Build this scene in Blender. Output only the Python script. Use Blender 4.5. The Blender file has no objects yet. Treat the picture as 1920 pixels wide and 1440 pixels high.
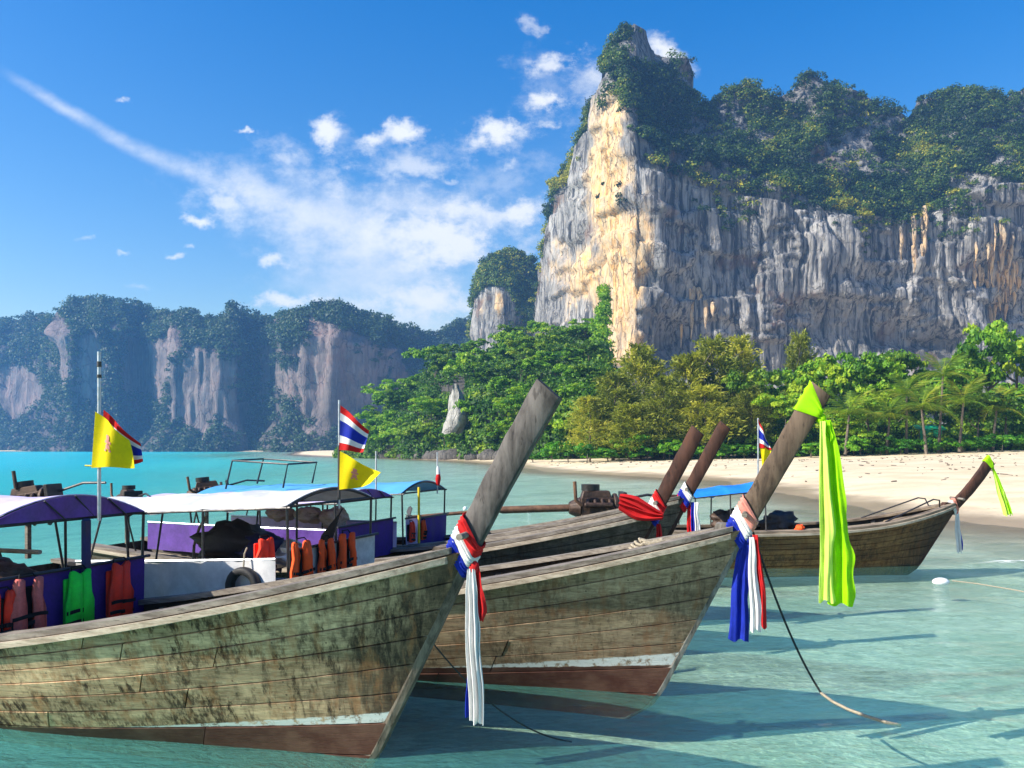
import bpy, bmesh, math, random
import numpy as np
from mathutils import Vector, Matrix

# ------------------------------------------------------------------ camera, sky, sun, exposure
SC = bpy.context.scene
COL = SC.collection
F = 1507.0            # focal length in photograph pixels (1920 wide)
HZ = 841.0            # horizon row
CAMH = 2.4
cam_d = bpy.data.cameras.new('camera')
cam = bpy.data.objects.new('camera', cam_d)
COL.objects.link(cam)
cam.location = (0, 0, CAMH)
cam.rotation_euler = (math.radians(90), 0, 0)
cam_d.sensor_width = 36.0
cam_d.lens = F / 1920 * 36.0
cam_d.shift_y = (HZ - 720) / 1920
cam_d.clip_start = 0.1
cam_d.clip_end = 6000
SC.camera = cam

SUN_EL = math.radians(36)
SUN_AZ = math.radians(-111)          # from +Y, clockwise: the sun stands to the left
sun_dir = Vector((math.sin(SUN_AZ) * math.cos(SUN_EL), math.cos(SUN_AZ) * math.cos(SUN_EL), math.sin(SUN_EL)))
sun_d = bpy.data.lights.new('sun', 'SUN')
sun_d.energy = 5.0
sun_d.angle = math.radians(0.5)
sun_d.color = (1.0, 0.93, 0.80)
sun = bpy.data.objects.new('sun', sun_d)
sun.rotation_euler = (-sun_dir).to_track_quat('-Z', 'Y').to_euler()
COL.objects.link(sun)

SC.view_settings.view_transform = 'Standard'
SC.view_settings.look = 'None'
SC.view_settings.exposure = 0.9
SC.view_settings.gamma = 1.0
SC.view_settings.use_curve_mapping = False
SC.render.engine = 'CYCLES'
SC.cycles.use_denoising = True
SC.cycles.caustics_refractive = False
SC.cycles.caustics_reflective = False
SC.cycles.sample_clamp_indirect = 4.0
SC.cycles.max_bounces = 8
SC.cycles.transparent_max_bounces = 12
SC.cycles.volume_bounces = 1


class NT:
    """small helper to write node trees as expressions"""
    def __init__(self, tree):
        self.t = tree
        self.n = tree.nodes
        self.l = tree.links

    def add(self, kind, **kw):
        nd = self.n.new(kind)
        for k, v in kw.items():
            setattr(nd, k, v)
        return nd

    def set(self, sock, v):
        if isinstance(v, bpy.types.NodeSocket):
            self.l.new(v, sock)
        elif v is not None:
            try:
                sock.default_value = v
            except Exception:
                sock.default_value = (*v, 1.0)

    def m(self, op, a, b=None, c=None, clamp=False):
        nd = self.add('ShaderNodeMath', operation=op, use_clamp=clamp)
        for i, v in enumerate((a, b, c)):
            if v is not None:
                self.set(nd.inputs[i], v)
        return nd.outputs[0]

    def vm(self, op, a, b=None):
        nd = self.add('ShaderNodeVectorMath', operation=op)
        self.set(nd.inputs[0], a)
        if b is not None:
            self.set(nd.inputs[1], b)
        return nd.outputs['Value'] if op in ('LENGTH', 'DOT_PRODUCT', 'DISTANCE') else nd.outputs['Vector']

    def sep(self, v):
        nd = self.add('ShaderNodeSeparateXYZ')
        self.set(nd.inputs[0], v)
        return nd.outputs

    def comb(self, x, y, z):
        nd = self.add('ShaderNodeCombineXYZ')
        for i, v in enumerate((x, y, z)):
            self.set(nd.inputs[i], v)
        return nd.outputs[0]

    def noise(self, vec, scale=1.0, detail=4.0, rough=0.55, dist=0.0, col=False):
        nd = self.add('ShaderNodeTexNoise')
        self.set(nd.inputs['Vector'], vec)
        self.set(nd.inputs['Scale'], scale)
        self.set(nd.inputs['Detail'], detail)
        self.set(nd.inputs['Roughness'], rough)
        self.set(nd.inputs['Distortion'], dist)
        return nd.outputs['Color' if col else 'Fac']

    def rng(self, v, a, b, c=0.0, d=1.0, smooth=True):
        nd = self.add('ShaderNodeMapRange', interpolation_type='SMOOTHSTEP' if smooth else 'LINEAR')
        nd.clamp = True
        self.set(nd.inputs[0], v)
        for i, x in enumerate((a, b, c, d)):
            self.set(nd.inputs[i + 1], x)
        return nd.outputs[0]

    def mix(self, f, a, b, mode='MIX'):
        nd = self.add('ShaderNodeMix', data_type='RGBA', blend_type=mode)
        self.set(nd.inputs[0], f)
        for s, v in ((nd.inputs[6], a), (nd.inputs[7], b)):
            if isinstance(v, bpy.types.NodeSocket):
                self.l.new(v, s)
            else:
                s.default_value = (*v[:3], 1.0)
        return nd.outputs[2]

    def ramp(self, f, stops):
        nd = self.add('ShaderNodeValToRGB')
        self.set(nd.inputs[0], f)
        el = nd.color_ramp.elements
        while len(el) < len(stops):
            el.new(0.5)
        for e, (p, c) in zip(el, stops):
            e.position = p
            e.color = (*c[:3], 1.0)
        return nd.outputs[0]

    def bump(self, h, strength=0.5, dist=0.05, normal=None):
        nd = self.add('ShaderNodeBump')
        self.set(nd.inputs['Height'], h)
        nd.inputs['Strength'].default_value = strength
        nd.inputs['Distance'].default_value = dist
        if normal is not None:
            self.l.new(normal, nd.inputs['Normal'])
        return nd.outputs[0]

    def scale(self, v, s):
        nd = self.add('ShaderNodeVectorMath', operation='MULTIPLY')
        self.set(nd.inputs[0], v)
        nd.inputs[1].default_value = s
        return nd.outputs[0]


# ---- world: physical sky with the afternoon's clouds, laid out by direction
world = bpy.data.worlds.new('World')
SC.world = world
world.use_nodes = True
wt = NT(world.node_tree)
for nd in list(wt.n):
    wt.n.remove(nd)
sky = wt.add('ShaderNodeTexSky', sky_type='NISHITA')
sky.sun_disc = False
sky.sun_elevation = SUN_EL
sky.sun_rotation = SUN_AZ
sky.altitude = 0
sky.air_density = 1.35
sky.dust_density = 1.1
sky.ozone_density = 2.2
SKY_STRENGTH = 0.098
gen = wt.add('ShaderNodeTexCoord').outputs['Generated']
gx, gy, gz = wt.sep(gen)
ysafe = wt.m('MAXIMUM', gy, 0.05)
U = wt.m('DIVIDE', gx, ysafe)
V = wt.m('DIVIDE', gz, ysafe)
front = wt.rng(gy, 0.15, 0.4)
uv = wt.comb(U, V, 0.0)
warp = wt.noise(uv, 9.0, 6.0, 0.6, col=True)
warp2 = wt.noise(wt.vm('ADD', uv, (3.1, 7.7, 0)), 38.0, 6.0, 0.62, col=True)
dw = wt.vm('ADD', wt.scale(wt.vm('SUBTRACT', warp, (.5, .5, .5)), (0.055, 0.04, 0)),
           wt.scale(wt.vm('SUBTRACT', warp2, (.5, .5, .5)), (0.034, 0.026, 0)))
uvw = wt.vm('ADD', uv, dw)
fbm = wt.noise(wt.scale(uv, (1, 1.35, 1)), 24.0, 9.0, 0.66)


def px2uv(px, py):
    return (px - 960) / F, (HZ - py) / F


def cloud(px, py, rx, ry, rot=0.0, dens=1.0, soft=0.7, grit=1.1):
    """one cloud: an ellipse round a direction with a ragged, fbm eaten edge"""
    cu, cv = px2uv(px, py)
    mp = wt.add('ShaderNodeMapping', vector_type='TEXTURE')
    mp.inputs['Location'].default_value = (cu, cv, 0)
    mp.inputs['Rotation'].default_value = (0, 0, math.radians(rot))
    mp.inputs['Scale'].default_value = (rx / F, ry / F, 1)
    wt.set(mp.inputs[0], uvw)
    d = wt.vm('LENGTH', mp.outputs[0])
    d2 = wt.m('ADD', d, wt.m('MULTIPLY', wt.m('SUBTRACT', fbm, 0.5), -(grit + .3) * 2.3))
    return wt.m('MULTIPLY', wt.rng(d2, 1.08, 1.0 - min(1.1, soft + .25)), dens)


CLOUDS = [
    (1005, 45, 22, 26, 60, .5, 1.0, 1.2), (1035, 118, 60, 24, 28, .8, .8, 1.0), (1030, 194, 40, 20, 0, .95, .6, .7),
    (1028, 240, 26, 12, -10, .7, .9, .9), (935, 248, 56, 26, 12, .98, .6, .7), (1255, 105, 62, 34, -38, .95, .7, .6),
    (1120, 140, 26, 34, 60, .5, 1.0, 1.0), (615, 245, 40, 30, -35, .98, .6, .7), (765, 245, 42, 28, 10, .98, .6, .7),
    (705, 257, 40, 11, 0, .85, .8, .8), (775, 310, 55, 28, 0, .5, 1.0, 1.0), (840, 330, 22, 9, 0, .7, .9, .9),
    (985, 395, 60, 34, 18, .95, .7, .8), (880, 395, 70, 20, -10, .6, 1.0, 1.0), (415, 385, 40, 20, -25, .65, 1.0, .9), (375, 412, 42, 14, 0, .95, .6, .8),
    (512, 482, 34, 15, 0, .85, .8, .9), (325, 478, 18, 9, 0, .75, .9, .9), (235, 185, 18, 6, 0, .7, .9, .8), (458, 245, 20, 6, -12, .8, .8, .8),
    (545, 288, 36, 14, 0, .35, 1.0, 1.1), (955, 305, 22, 10, 0, .5, 1.0, .9), (235, 470, 16, 6, 0, .5, 1.0, .9), (158, 437, 16, 6, 0, .4, 1.0, .9),
    (830, 455, 125, 58, -16, .98, .55, .7), (720, 425, 60, 40, 0, .5, 1.0, .8), (800, 565, 115, 40, 0, .92, .75, .6), (545, 570, 85, 20, 0, .92, .6, .7),
    (690, 575, 70, 22, 0, .5, 1.0, .8), (640, 410, 330, 110, -12, .60, 1.0, .30), (690, 510, 230, 150, 0, .50, 1.0, .3), (480, 350, 130, 34, -26, .40, 1.0, .3),
    (820, 390, 230, 60, -14, .45, 1.0, .5), (740, 610, 280, 70, 0, .50, 1.0, .3), (260, 540, 30, 8, 0, .3, 1.0, .8), (350, 461, 10, 7, 0, .5, 1, .8),
    (770, 300, 110, 50, 10, .34, 1.0, 1.2), (930, 330, 120, 60, 20, .26, 1.0, 1.2), (1040, 165, 90, 90, 40, .24, 1.0, 1.3), (900, 420, 150, 50, -10, .42, 1.0, 1.1), (560, 300, 110, 40, -20, .30, 1.0, 1.2),
    (1100, 150, 60, 60, 60, .30, 1.0, 1.3), (430, 395, 110, 32, -15, .34, 1.0, 1.1), (640, 255, 70, 40, -20, .26, 1.0, 1.3), (740, 262, 90, 26, 6, .30, 1.0, 1.2), (945, 258, 90, 40, 12, .28, 1.0, 1.3),
    # the same weather goes on beyond the frame
    (-260, 300, 160, 40, 10, .7, .9, .8), (-420, 540, 260, 60, 0, .7, .9, .7), (2250, 90, 120, 40, 0, .6, .9, .8), (1500, -420, 200, 60, 20, .5, 1, .9), (500, -350, 150, 50, 0, .5, 1, .9),
]
mask = None
for c in CLOUDS:
    k = cloud(*c)
    mask = k if mask is None else wt.m('SUBTRACT', 1.0, wt.m('MULTIPLY', wt.m('SUBTRACT', 1.0, mask), wt.m('SUBTRACT', 1.0, k)))
# the long fanning streak
a0 = px2uv(10, 135)
a1 = px2uv(700, 455)
dx, dy = a1[0] - a0[0], a1[1] - a0[1]
ln = math.hypot(dx, dy)
mp = wt.add('ShaderNodeMapping', vector_type='TEXTURE')
mp.inputs['Location'].default_value = (a0[0], a0[1], 0)
mp.inputs['Rotation'].default_value = (0, 0, math.atan2(dy, dx))
wt.set(mp.inputs[0], wt.vm('ADD', uv, wt.scale(wt.vm('SUBTRACT', warp, (.5, .5, .5)), (0.03, 0.022, 0))))
sx, sy, _ = wt.sep(mp.outputs[0])
al = wt.m('DIVIDE', sx, ln)
halfw = wt.m('ADD', 0.0075, wt.m('ADD', wt.m('MULTIPLY', wt.m('MAXIMUM', al, 0.0), 0.012), wt.m('MULTIPLY', wt.m('POWER', wt.m('MAXIMUM', al, 0.001), 5.0), 0.05)))
sy = wt.m('ADD', sy, wt.m('MULTIPLY', wt.m('MULTIPLY', al, wt.m('SUBTRACT', 1.0, al)), 0.06))
perp = wt.m('DIVIDE', wt.m('ABSOLUTE', sy), halfw)
streak = wt.m('MULTIPLY', wt.rng(perp, 1.25, 0.0), wt.m('MULTIPLY', wt.rng(al, -0.05, 0.15), wt.rng(al, 1.5, 0.9)))
streak = wt.m('MULTIPLY', streak, wt.rng(fbm, 0.25, 0.72, 0.16, 0.55))
mask = wt.m('SUBTRACT', 1.0, wt.m('MULTIPLY', wt.m('SUBTRACT', 1.0, mask), wt.m('SUBTRACT', 1.0, streak)))
mask = wt.m('MULTIPLY', wt.m('MULTIPLY', mask, front), wt.rng(gz, 0.0, 0.02))
hs = wt.add('ShaderNodeHueSaturation')
hs.inputs['Hue'].default_value = 0.514
hs.inputs['Saturation'].default_value = 1.62
hs.inputs['Value'].default_value = 1.0
wt.l.new(sky.outputs[0], hs.inputs['Color'])
shade = wt.rng(warp2, 0.3, 0.7, 0.86, 1.0)
ccol = wt.mix(shade, (4.6, 5.0, 5.9), (5.7, 5.75, 5.8))
skyc = wt.mix(mask, hs.outputs[0], ccol)
bg = wt.add('ShaderNodeBackground')
wt.l.new(skyc, bg.inputs['Color'])
bg.inputs['Strength'].default_value = SKY_STRENGTH
wo = wt.add('ShaderNodeOutputWorld')
wt.l.new(bg.outputs[0], wo.inputs['Surface'])

# ------------------------------------------------------------------ helpers
RNG = random.Random(7)


def at(px, py, Y):
    """the place in the world seen at photograph pixel px, py at distance Y"""
    return Vector(((px - 960) / F * Y, Y, CAMH + (HZ - py) / F * Y))


def hash3(ix, iy, iz, seed):
    h = (ix * 374761393 + iy * 668265263 + iz * 144269507 + seed * 974711) & 0xFFFFFFFF
    h = ((h ^ (h >> 13)) * 1274126177) & 0xFFFFFFFF
    h = ((h ^ (h >> 16)) * 2246822519) & 0xFFFFFFFF
    return ((h ^ (h >> 15)) & 0xFFFFFF) / float(0xFFFFFF)


def vnoise(x, y, z=0.0, seed=0):
    x, y, z = np.broadcast_arrays(np.asarray(x, float), np.asarray(y, float), np.asarray(z, float))
    ix, iy, iz = np.floor(x).astype(np.int64), np.floor(y).astype(np.int64), np.floor(z).astype(np.int64)
    fx, fy, fz = x - ix, y - iy, z - iz
    fx, fy, fz = (f * f * f * (f * (f * 6 - 15) + 10) for f in (fx, fy, fz))
    r = 0
    for a in (0, 1):
        for b in (0, 1):
            for c in (0, 1):
                w = (fx if a else 1 - fx) * (fy if b else 1 - fy) * (fz if c else 1 - fz)
                r = r + w * hash3(ix + a, iy + b, iz + c, seed)
    return r


def fbm3(x, y, z=0.0, seed=0, oct=4, gain=0.5):
    r, a, t = 0, 1.0, 0.0
    for i in range(oct):
        r = r + a * vnoise(x * 2 ** i, y * 2 ** i, z * 2 ** i, seed + i * 17)
        t += a
        a *= gain
    return r / t


def sstep(a, b, x):
    t = np.clip((np.asarray(x, float) - a) / (b - a), 0, 1)
    return t * t * (3 - 2 * t)


def np_mesh(name, verts, faces, mat=None, smooth=True, attrs=None, fattr=None):
    """a mesh from numpy arrays; all faces have the same corner count"""
    verts = np.asarray(verts, np.float32)
    faces = np.asarray(faces, np.int32)
    me = bpy.data.meshes.new(name)
    nf, k = faces.shape
    me.vertices.add(len(verts))
    me.vertices.foreach_set('co', verts.ravel())
    me.loops.add(nf * k)
    me.loops.foreach_set('vertex_index', faces.ravel())
    me.polygons.add(nf)
    me.polygons.foreach_set('loop_start', np.arange(nf, dtype=np.int32) * k)
    me.polygons.foreach_set('loop_total', np.full(nf, k, np.int32))
    me.polygons.foreach_set('use_smooth', np.full(nf, smooth))
    for n, v in (attrs or {}).items():
        a = me.attributes.new(n, 'FLOAT', 'POINT')
        a.data.foreach_set('value', np.asarray(v, np.float32).ravel())
    for n, v in (fattr or {}).items():
        a = me.attributes.new(n, 'FLOAT', 'FACE')
        a.data.foreach_set('value', np.asarray(v, np.float32).ravel())
    if mat is not None:
        me.materials.append(mat)
    me.update(calc_edges=True)
    me.validate()
    return me


def grid_faces(nr, nc):
    i = np.arange((nr - 1) * (nc - 1))
    r, c = i // (nc - 1), i % (nc - 1)
    a = r * nc + c
    return np.stack([a, a + 1, a + nc + 1, a + nc], 1)


def put(name, me, parent=None, label=None, cat=None, group=None, kind=None, loc=None):
    o = bpy.data.objects.new(name, me)
    COL.objects.link(o)
    if parent is not None:
        o.parent = parent
    if loc is not None:
        o.location = loc
    for k, v in (('label', label), ('category', cat), ('group', group), ('kind', kind)):
        if v:
            o[k] = v
    return o


def thing(name, label, cat, loc=(0, 0, 0), rz=0.0, group=None):
    o = put(name, None, None, label, cat, group)
    o.empty_display_size = 0.1
    o.location = loc
    o.rotation_euler = (0, 0, rz)
    return o


class MB:
    """collects shapes and makes one mesh object of them"""
    def __init__(self):
        self.v, self.f = [], []

    def quad(self, a, b, c, d):
        i = len(self.v)
        self.v += [tuple(a), tuple(b), tuple(c), tuple(d)]
        self.f.append((i, i + 1, i + 2, i + 3))

    def box(self, c, s, rot=None, taper=1.0):
        c = Vector(c)
        i = len(self.v)
        for z in (-1, 1):
            k = taper if z > 0 else 1.0
            for x, y in ((-1, -1), (1, -1), (1, 1), (-1, 1)):
                p = Vector((x * s[0] / 2 * k, y * s[1] / 2 * k, z * s[2] / 2))
                if rot is not None:
                    p = rot @ p
                self.v.append(tuple(c + p))
        self.f += [tuple(i + k for k in q) for q in ((3, 2, 1, 0), (4, 5, 6, 7), (0, 1, 5, 4), (1, 2, 6, 5), (2, 3, 7, 6), (3, 0, 4, 7))]
        return self

    def tube(self, pts, r, n=8, closed=False, caps=True):
        pts = [Vector(p) for p in pts]
        m = len(pts)
        rs = r if isinstance(r, (list, tuple)) else [r] * m
        base = len(self.v)
        up = None
        for k in range(m):
            if closed:
                d = pts[(k + 1) % m] - pts[k - 1]
            else:
                d = pts[min(k + 1, m - 1)] - pts[max(k - 1, 0)]
            d.normalize()
            if up is None:
                up = Vector((0, 0, 1)) if abs(d.z) < .9 else Vector((1, 0, 0))
            s = d.cross(up).normalized()
            up = s.cross(d).normalized()
            for j in range(n):
                a = 2 * math.pi * j / n
                self.v.append(tuple(pts[k] + (s * math.cos(a) + up * math.sin(a)) * rs[k]))
        for k in range(m if closed else m - 1):
            k2 = (k + 1) % m
            for j in range(n):
                j2 = (j + 1) % n
                self.f.append((base + k * n + j, base + k * n + j2, base + k2 * n + j2, base + k2 * n + j))
        if caps and not closed:
            self.f.append(tuple(base + j for j in range(n))[::-1])
            self.f.append(tuple(base + (m - 1) * n + j for j in range(n)))
        return self

    def loft(self, rows, closed=False, caps=False):
        """rows of equally many points joined by quads"""
        base = len(self.v)
        n = len(rows[0])
        for r in rows:
            self.v += [tuple(p) for p in r]
        for i in range(len(rows) - 1):
            for j in range(n if closed else n - 1):
                j2 = (j + 1) % n
                self.f.append((base + i * n + j, base + i * n + j2, base + (i + 1) * n + j2, base + (i + 1) * n + j))
        if caps:
            self.f.append(tuple(base + j for j in range(n))[::-1])
            self.f.append(tuple(base + (len(rows) - 1) * n + j for j in range(n)))
        return self

    def sheet(self, rows, th, closed=False):
        """a cloth or plank of real thickness: grid rows, offset along its own normals; closed joins the last row to the first"""
        R = [[Vector(p) for p in r] for r in rows]
        m, n = len(R), len(R[0])
        N = []
        for i in range(m):
            row = []
            for j in range(n):
                i0, i1 = ((i - 1) % m, (i + 1) % m) if closed else (max(i - 1, 0), min(i + 1, m - 1))
                a = R[i1][j] - R[i0][j]
                b = R[i][min(j + 1, n - 1)] - R[i][max(j - 1, 0)]
                nn = a.cross(b)
                row.append(nn.normalized() if nn.length > 1e-12 else Vector((0, 0, 1)))
            N.append(row)
        base = len(self.v)
        for s in (0.5, -0.5):
            for i in range(m):
                for j in range(n):
                    self.v.append(tuple(R[i][j] + N[i][j] * th * s))
        k = m * n
        mm = m if closed else m - 1
        for i in range(mm):
            i2 = (i + 1) % m
            for j in range(n - 1):
                a, b, c, d = base + i * n + j, base + i * n + j + 1, base + i2 * n + j + 1, base + i2 * n + j
                self.f.append((a, d, c, b))
                self.f.append((a + k, b + k, c + k, d + k))
            self.f.append((base + i * n, base + i * n + k, base + i2 * n + k, base + i2 * n))
            j = n - 1
            self.f.append((base + i * n + j, base + i2 * n + j, base + i2 * n + j + k, base + i * n + j + k))
        if not closed:
            for i, fl in ((0, False), (m - 1, True)):
                for j in range(n - 1):
                    a, b = base + i * n + j, base + i * n + j + 1
                    q = (a, b, b + k, a + k)
                    self.f.append(q[::-1] if fl else q)
        return self

    def sphere(self, c, r, nu=10, nv=7, sc=(1, 1, 1)):
        c = Vector(c)
        rows = []
        for i in range(nv + 1):
            t = math.pi * i / nv
            rows.append([c + Vector((math.sin(t) * math.cos(2 * math.pi * j / nu) * r * sc[0], math.sin(t) * math.sin(2 * math.pi * j / nu) * r * sc[1], math.cos(t) * r * sc[2])) for j in range(nu)])
        return self.loft(rows, closed=True)

    def mesh(self, name, mat, smooth=False, bevel=0.0):
        me = bpy.data.meshes.new(name)
        me.from_pydata(self.v, [], self.f)
        me.update()
        bm = bmesh.new()
        bm.from_mesh(me)
        bmesh.ops.remove_doubles(bm, verts=bm.verts, dist=1e-5)
        bmesh.ops.recalc_face_normals(bm, faces=bm.faces)
        if bevel:
            bmesh.ops.bevel(bm, geom=list(bm.edges), offset=bevel, segments=1, affect='EDGES', clamp_overlap=True)
        bm.to_mesh(me)
        bm.free()
        if smooth:
            for p in me.polygons:
                p.use_smooth = True
            try:
                me.set_sharp_from_angle(angle=math.radians(48))
            except Exception:
                pass
        if mat is not None:
            me.materials.append(mat)
        return me

    def build(self, name, mat, parent=None, smooth=False, bevel=0.0, **kw):
        return put(name, self.mesh(name, mat, smooth, bevel), parent, **kw)


def interp(tab, x):
    xs, ys = zip(*tab)
    return np.interp(x, xs, ys)


# ------------------------------------------------------------------ materials
def new_mat(name):
    m = bpy.data.materials.new(name)
    m.use_nodes = True
    t = NT(m.node_tree)
    for nd in list(t.n):
        t.n.remove(nd)
    out = t.add('ShaderNodeOutputMaterial')
    return m, t, out


def principled(t, out, col, rough=0.7, normal=None, spec=0.4, metal=0.0, trans=None, extra=None):
    b = t.add('ShaderNodeBsdfPrincipled')
    t.set(b.inputs['Base Color'], col)
    t.set(b.inputs['Roughness'], rough)
    t.set(b.inputs['Metallic'], metal)
    b.inputs['Specular IOR Level'].default_value = spec
    if normal is not None:
        t.l.new(normal, b.inputs['Normal'])
    sh = b.outputs[0]
    if trans is not None:
        tr = t.add('ShaderNodeBsdfTranslucent')
        t.set(tr.inputs['Color'], trans[1])
        mx = t.add('ShaderNodeMixShader')
        mx.inputs[0].default_value = trans[0]
        t.l.new(sh, mx.inputs[1])
        t.l.new(tr.outputs[0], mx.inputs[2])
        sh = mx.outputs[0]
    t.l.new(sh, out.inputs['Surface'])
    return b


def objco(t):
    return t.add('ShaderNodeTexCoord').outputs['Object']


def geopos(t):
    return t.add('ShaderNodeNewGeometry').outputs['Position']


def attr(t, n):
    return t.add('ShaderNodeAttribute', attribute_name=n).outputs['Fac']


def orand(t):
    return t.add('ShaderNodeObjectInfo').outputs['Random']


def plain(name, col, rough=0.6, spec=0.4, metal=0.0, var=0.25, scale=8.0, bump=0.15, trans=0.0):
    """paint, metal or cloth with uneven colour, dirt and a little relief"""
    m, t, out = new_mat(name)
    co = objco(t)
    n1 = t.noise(co, scale, 6, .6)
    n2 = t.noise(co, scale * 6, 4, .6)
    f = t.rng(t.m('ADD', t.m('MULTIPLY', n1, .7), t.m('MULTIPLY', n2, .3)), .32, .68)
    c = t.mix(f, tuple(x * (1 - var) for x in col), tuple(min(1, x * (1 + var * .55)) for x in col))
    principled(t, out, c, t.rng(n1, .3, .7, max(rough - .1, .05), min(rough + .12, 1)), t.bump(n2, bump, .01), spec, metal, (trans, c) if trans else None)
    return m


def wood_plank(name, light, dark, stain, boot=None, drip=0.6, green=0.3, bowdark=0.0):
    """weathered hull timber: grain along the boat, black runs downward, algae, rust; below the boot line red-brown antifouling under a white band"""
    m, t, out = new_mat(name)
    co = objco(t)
    x, y, z = t.sep(co)
    r = orand(t)
    off = t.comb(t.m('MULTIPLY', r, 13.0), t.m('MULTIPLY', r, 7.0), 0.0)
    g1 = t.noise(t.vm('ADD', t.scale(co, (1.3, 9, 22)), off), 1.0, 8, .66)
    g2 = t.noise(t.vm('ADD', t.scale(co, (6, 40, 95)), off), 1.0, 4, .6)
    pat = t.noise(t.scale(co, (1.1, 1.0, 1.9)), 1.3, 7, .65)
    pat2 = t.noise(t.vm('ADD', t.scale(co, (2.6, 2.6, 3.4)), (5.2, 1.3, 9.7)), 1.0, 6, .66)
    gf = t.rng(t.m('ADD', t.m('MULTIPLY', g1, .62), t.m('MULTIPLY', g2, .38)), .34, .64)
    c = t.mix(gf, dark, light)
    tint = t.rng(r, 0, 1, .66, 1.22, smooth=False)
    c = t.mix(1.0, c, t.comb(tint, tint, tint), 'MULTIPLY')
    c = t.mix(t.m('MULTIPLY', t.rng(pat, .45, .68), green), c, (.21, .135, .06))
    c = t.mix(t.m('MULTIPLY', t.rng(pat2, .50, .70), .55), c, tuple(min(1, k * 1.28) for k in light))
    # black and brown runs
    dn = t.noise(t.scale(co, (15, 12, .62)), 1.0, 7, .74, .15)
    dr = t.m('MULTIPLY', t.rng(dn, .47, .60), t.rng(pat, .40, .60))
    c = t.mix(t.m('MULTIPLY', dr, drip), c, stain)
    blot = t.m('MULTIPLY', t.rng(t.noise(t.vm('ADD', t.scale(co, (1.1, 1.0, 1.2)), (1.2, 8.8, 3.4)), 1.5, 6, .65), .47, .62), t.rng(t.noise(t.scale(co, (34, 26, 2.4)), 1.0, 6, .7, .1), .42, .60))
    c = t.mix(t.m('MULTIPLY', blot, drip * .9), c, tuple(k * .8 for k in stain))
    if bowdark:
        bn = t.rng(t.m('ADD', t.m('ADD', t.m('SUBTRACT', x, t.m('MULTIPLY', z, .45)), .35), t.m('MULTIPLY', t.m('SUBTRACT', dn, .5), 2.6)), -.75, .45)
        c = t.mix(t.m('MULTIPLY', bn, bowdark), c, (.035, .022, .015))
    rb = t.rng(t.noise(t.vm('ADD', t.scale(co, (9, 8, .5)), (4., 2., 1.)), 1.0, 5, .7), .50, .66)
    c = t.mix(t.m('MULTIPLY', rb, .5), c, tuple(k * f for k, f in zip(dark, (1.25, .85, .6))))
    rn = t.noise(t.scale(co, (5, 5, 1.4)), 1.7, 4, .6)
    c = t.mix(t.m('MULTIPLY', t.rng(rn, .68, .76), .75), c, (.19, .075, .02))
    # nail heads in two rows along each frame, with rust below them
    fx = t.m('ABSOLUTE', t.m('SUBTRACT', t.m('FRACT', t.m('MULTIPLY', x, 2.6)), .5))
    fz = t.m('ABSOLUTE', t.m('SUBTRACT', t.m('FRACT', t.m('MULTIPLY', z, 9.0)), .5))
    nail = t.m('MULTIPLY', t.rng(fx, .022, .010), t.rng(fz, .085, .045))
    c = t.mix(t.m('MULTIPLY', nail, .7), c, (.03, .02, .014))
    if boot is not None:
        z0, slope, wide = boot
        line = t.m('ADD', z0, t.m('MULTIPLY', x, slope))
        nz = t.m('MULTIPLY', t.m('SUBTRACT', t.noise(co, 7, 5, .65), .5), .035)
        zz = t.m('ADD', z, nz)
        worn = t.rng(t.noise(co, 13, 6, .7), .34, .50)
        band = t.m('MULTIPLY', t.m('MULTIPLY', t.rng(zz, t.m('SUBTRACT', line, .006), t.m('ADD', line, .006)), worn), t.rng(zz, t.m('ADD', t.m('ADD', line, wide), t.m('MULTIPLY', x, wide * .42)), t.m('ADD', t.m('ADD', line, wide - .014), t.m('MULTIPLY', x, wide * .42))))
        c = t.mix(band, c, (.62, .62, .60))
        low = t.rng(zz, t.m('ADD', line, .006), t.m('SUBTRACT', line, .006))
        red = t.mix(t.rng(pat2, .35, .7), (.060, .020, .014), (.12, .060, .042))
        c = t.mix(t.m('MULTIPLY', low, t.rng(pat, .2, .34)), c, red)
    h = t.m('ADD', t.m('MULTIPLY', g1, .6), t.m('MULTIPLY', g2, .4))
    principled(t, out, c, t.rng(pat, .3, .7, .62, .9), t.bump(h, .55, .012), .25)
    return m


def wood(name, light, dark, axis=(1.5, 22, 22), bump=.5, vert=0.0):
    m, t, out = new_mat(name)
    co = objco(t)
    r = orand(t)
    g = t.noise(t.vm('ADD', t.scale(co, axis), t.comb(t.m('MULTIPLY', r, 9.0), 0, 0)), 1.0, 8, .68, .4)
    p = t.noise(co, 2.4, 6, .65)
    c = t.mix(t.rng(t.m('ADD', t.m('MULTIPLY', g, .65), t.m('MULTIPLY', p, .35)), .36, .64), dark, light)
    c = t.mix(t.m('MULTIPLY', t.rng(t.noise(t.scale(co, axis), 3.0, 3, .6), .60, .68), .6), c, tuple(k * .35 for k in dark))
    principled(t, out, c, t.rng(p, .3, .7, .6, .9), t.bump(g, bump, .012), .25)
    return m


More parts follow.
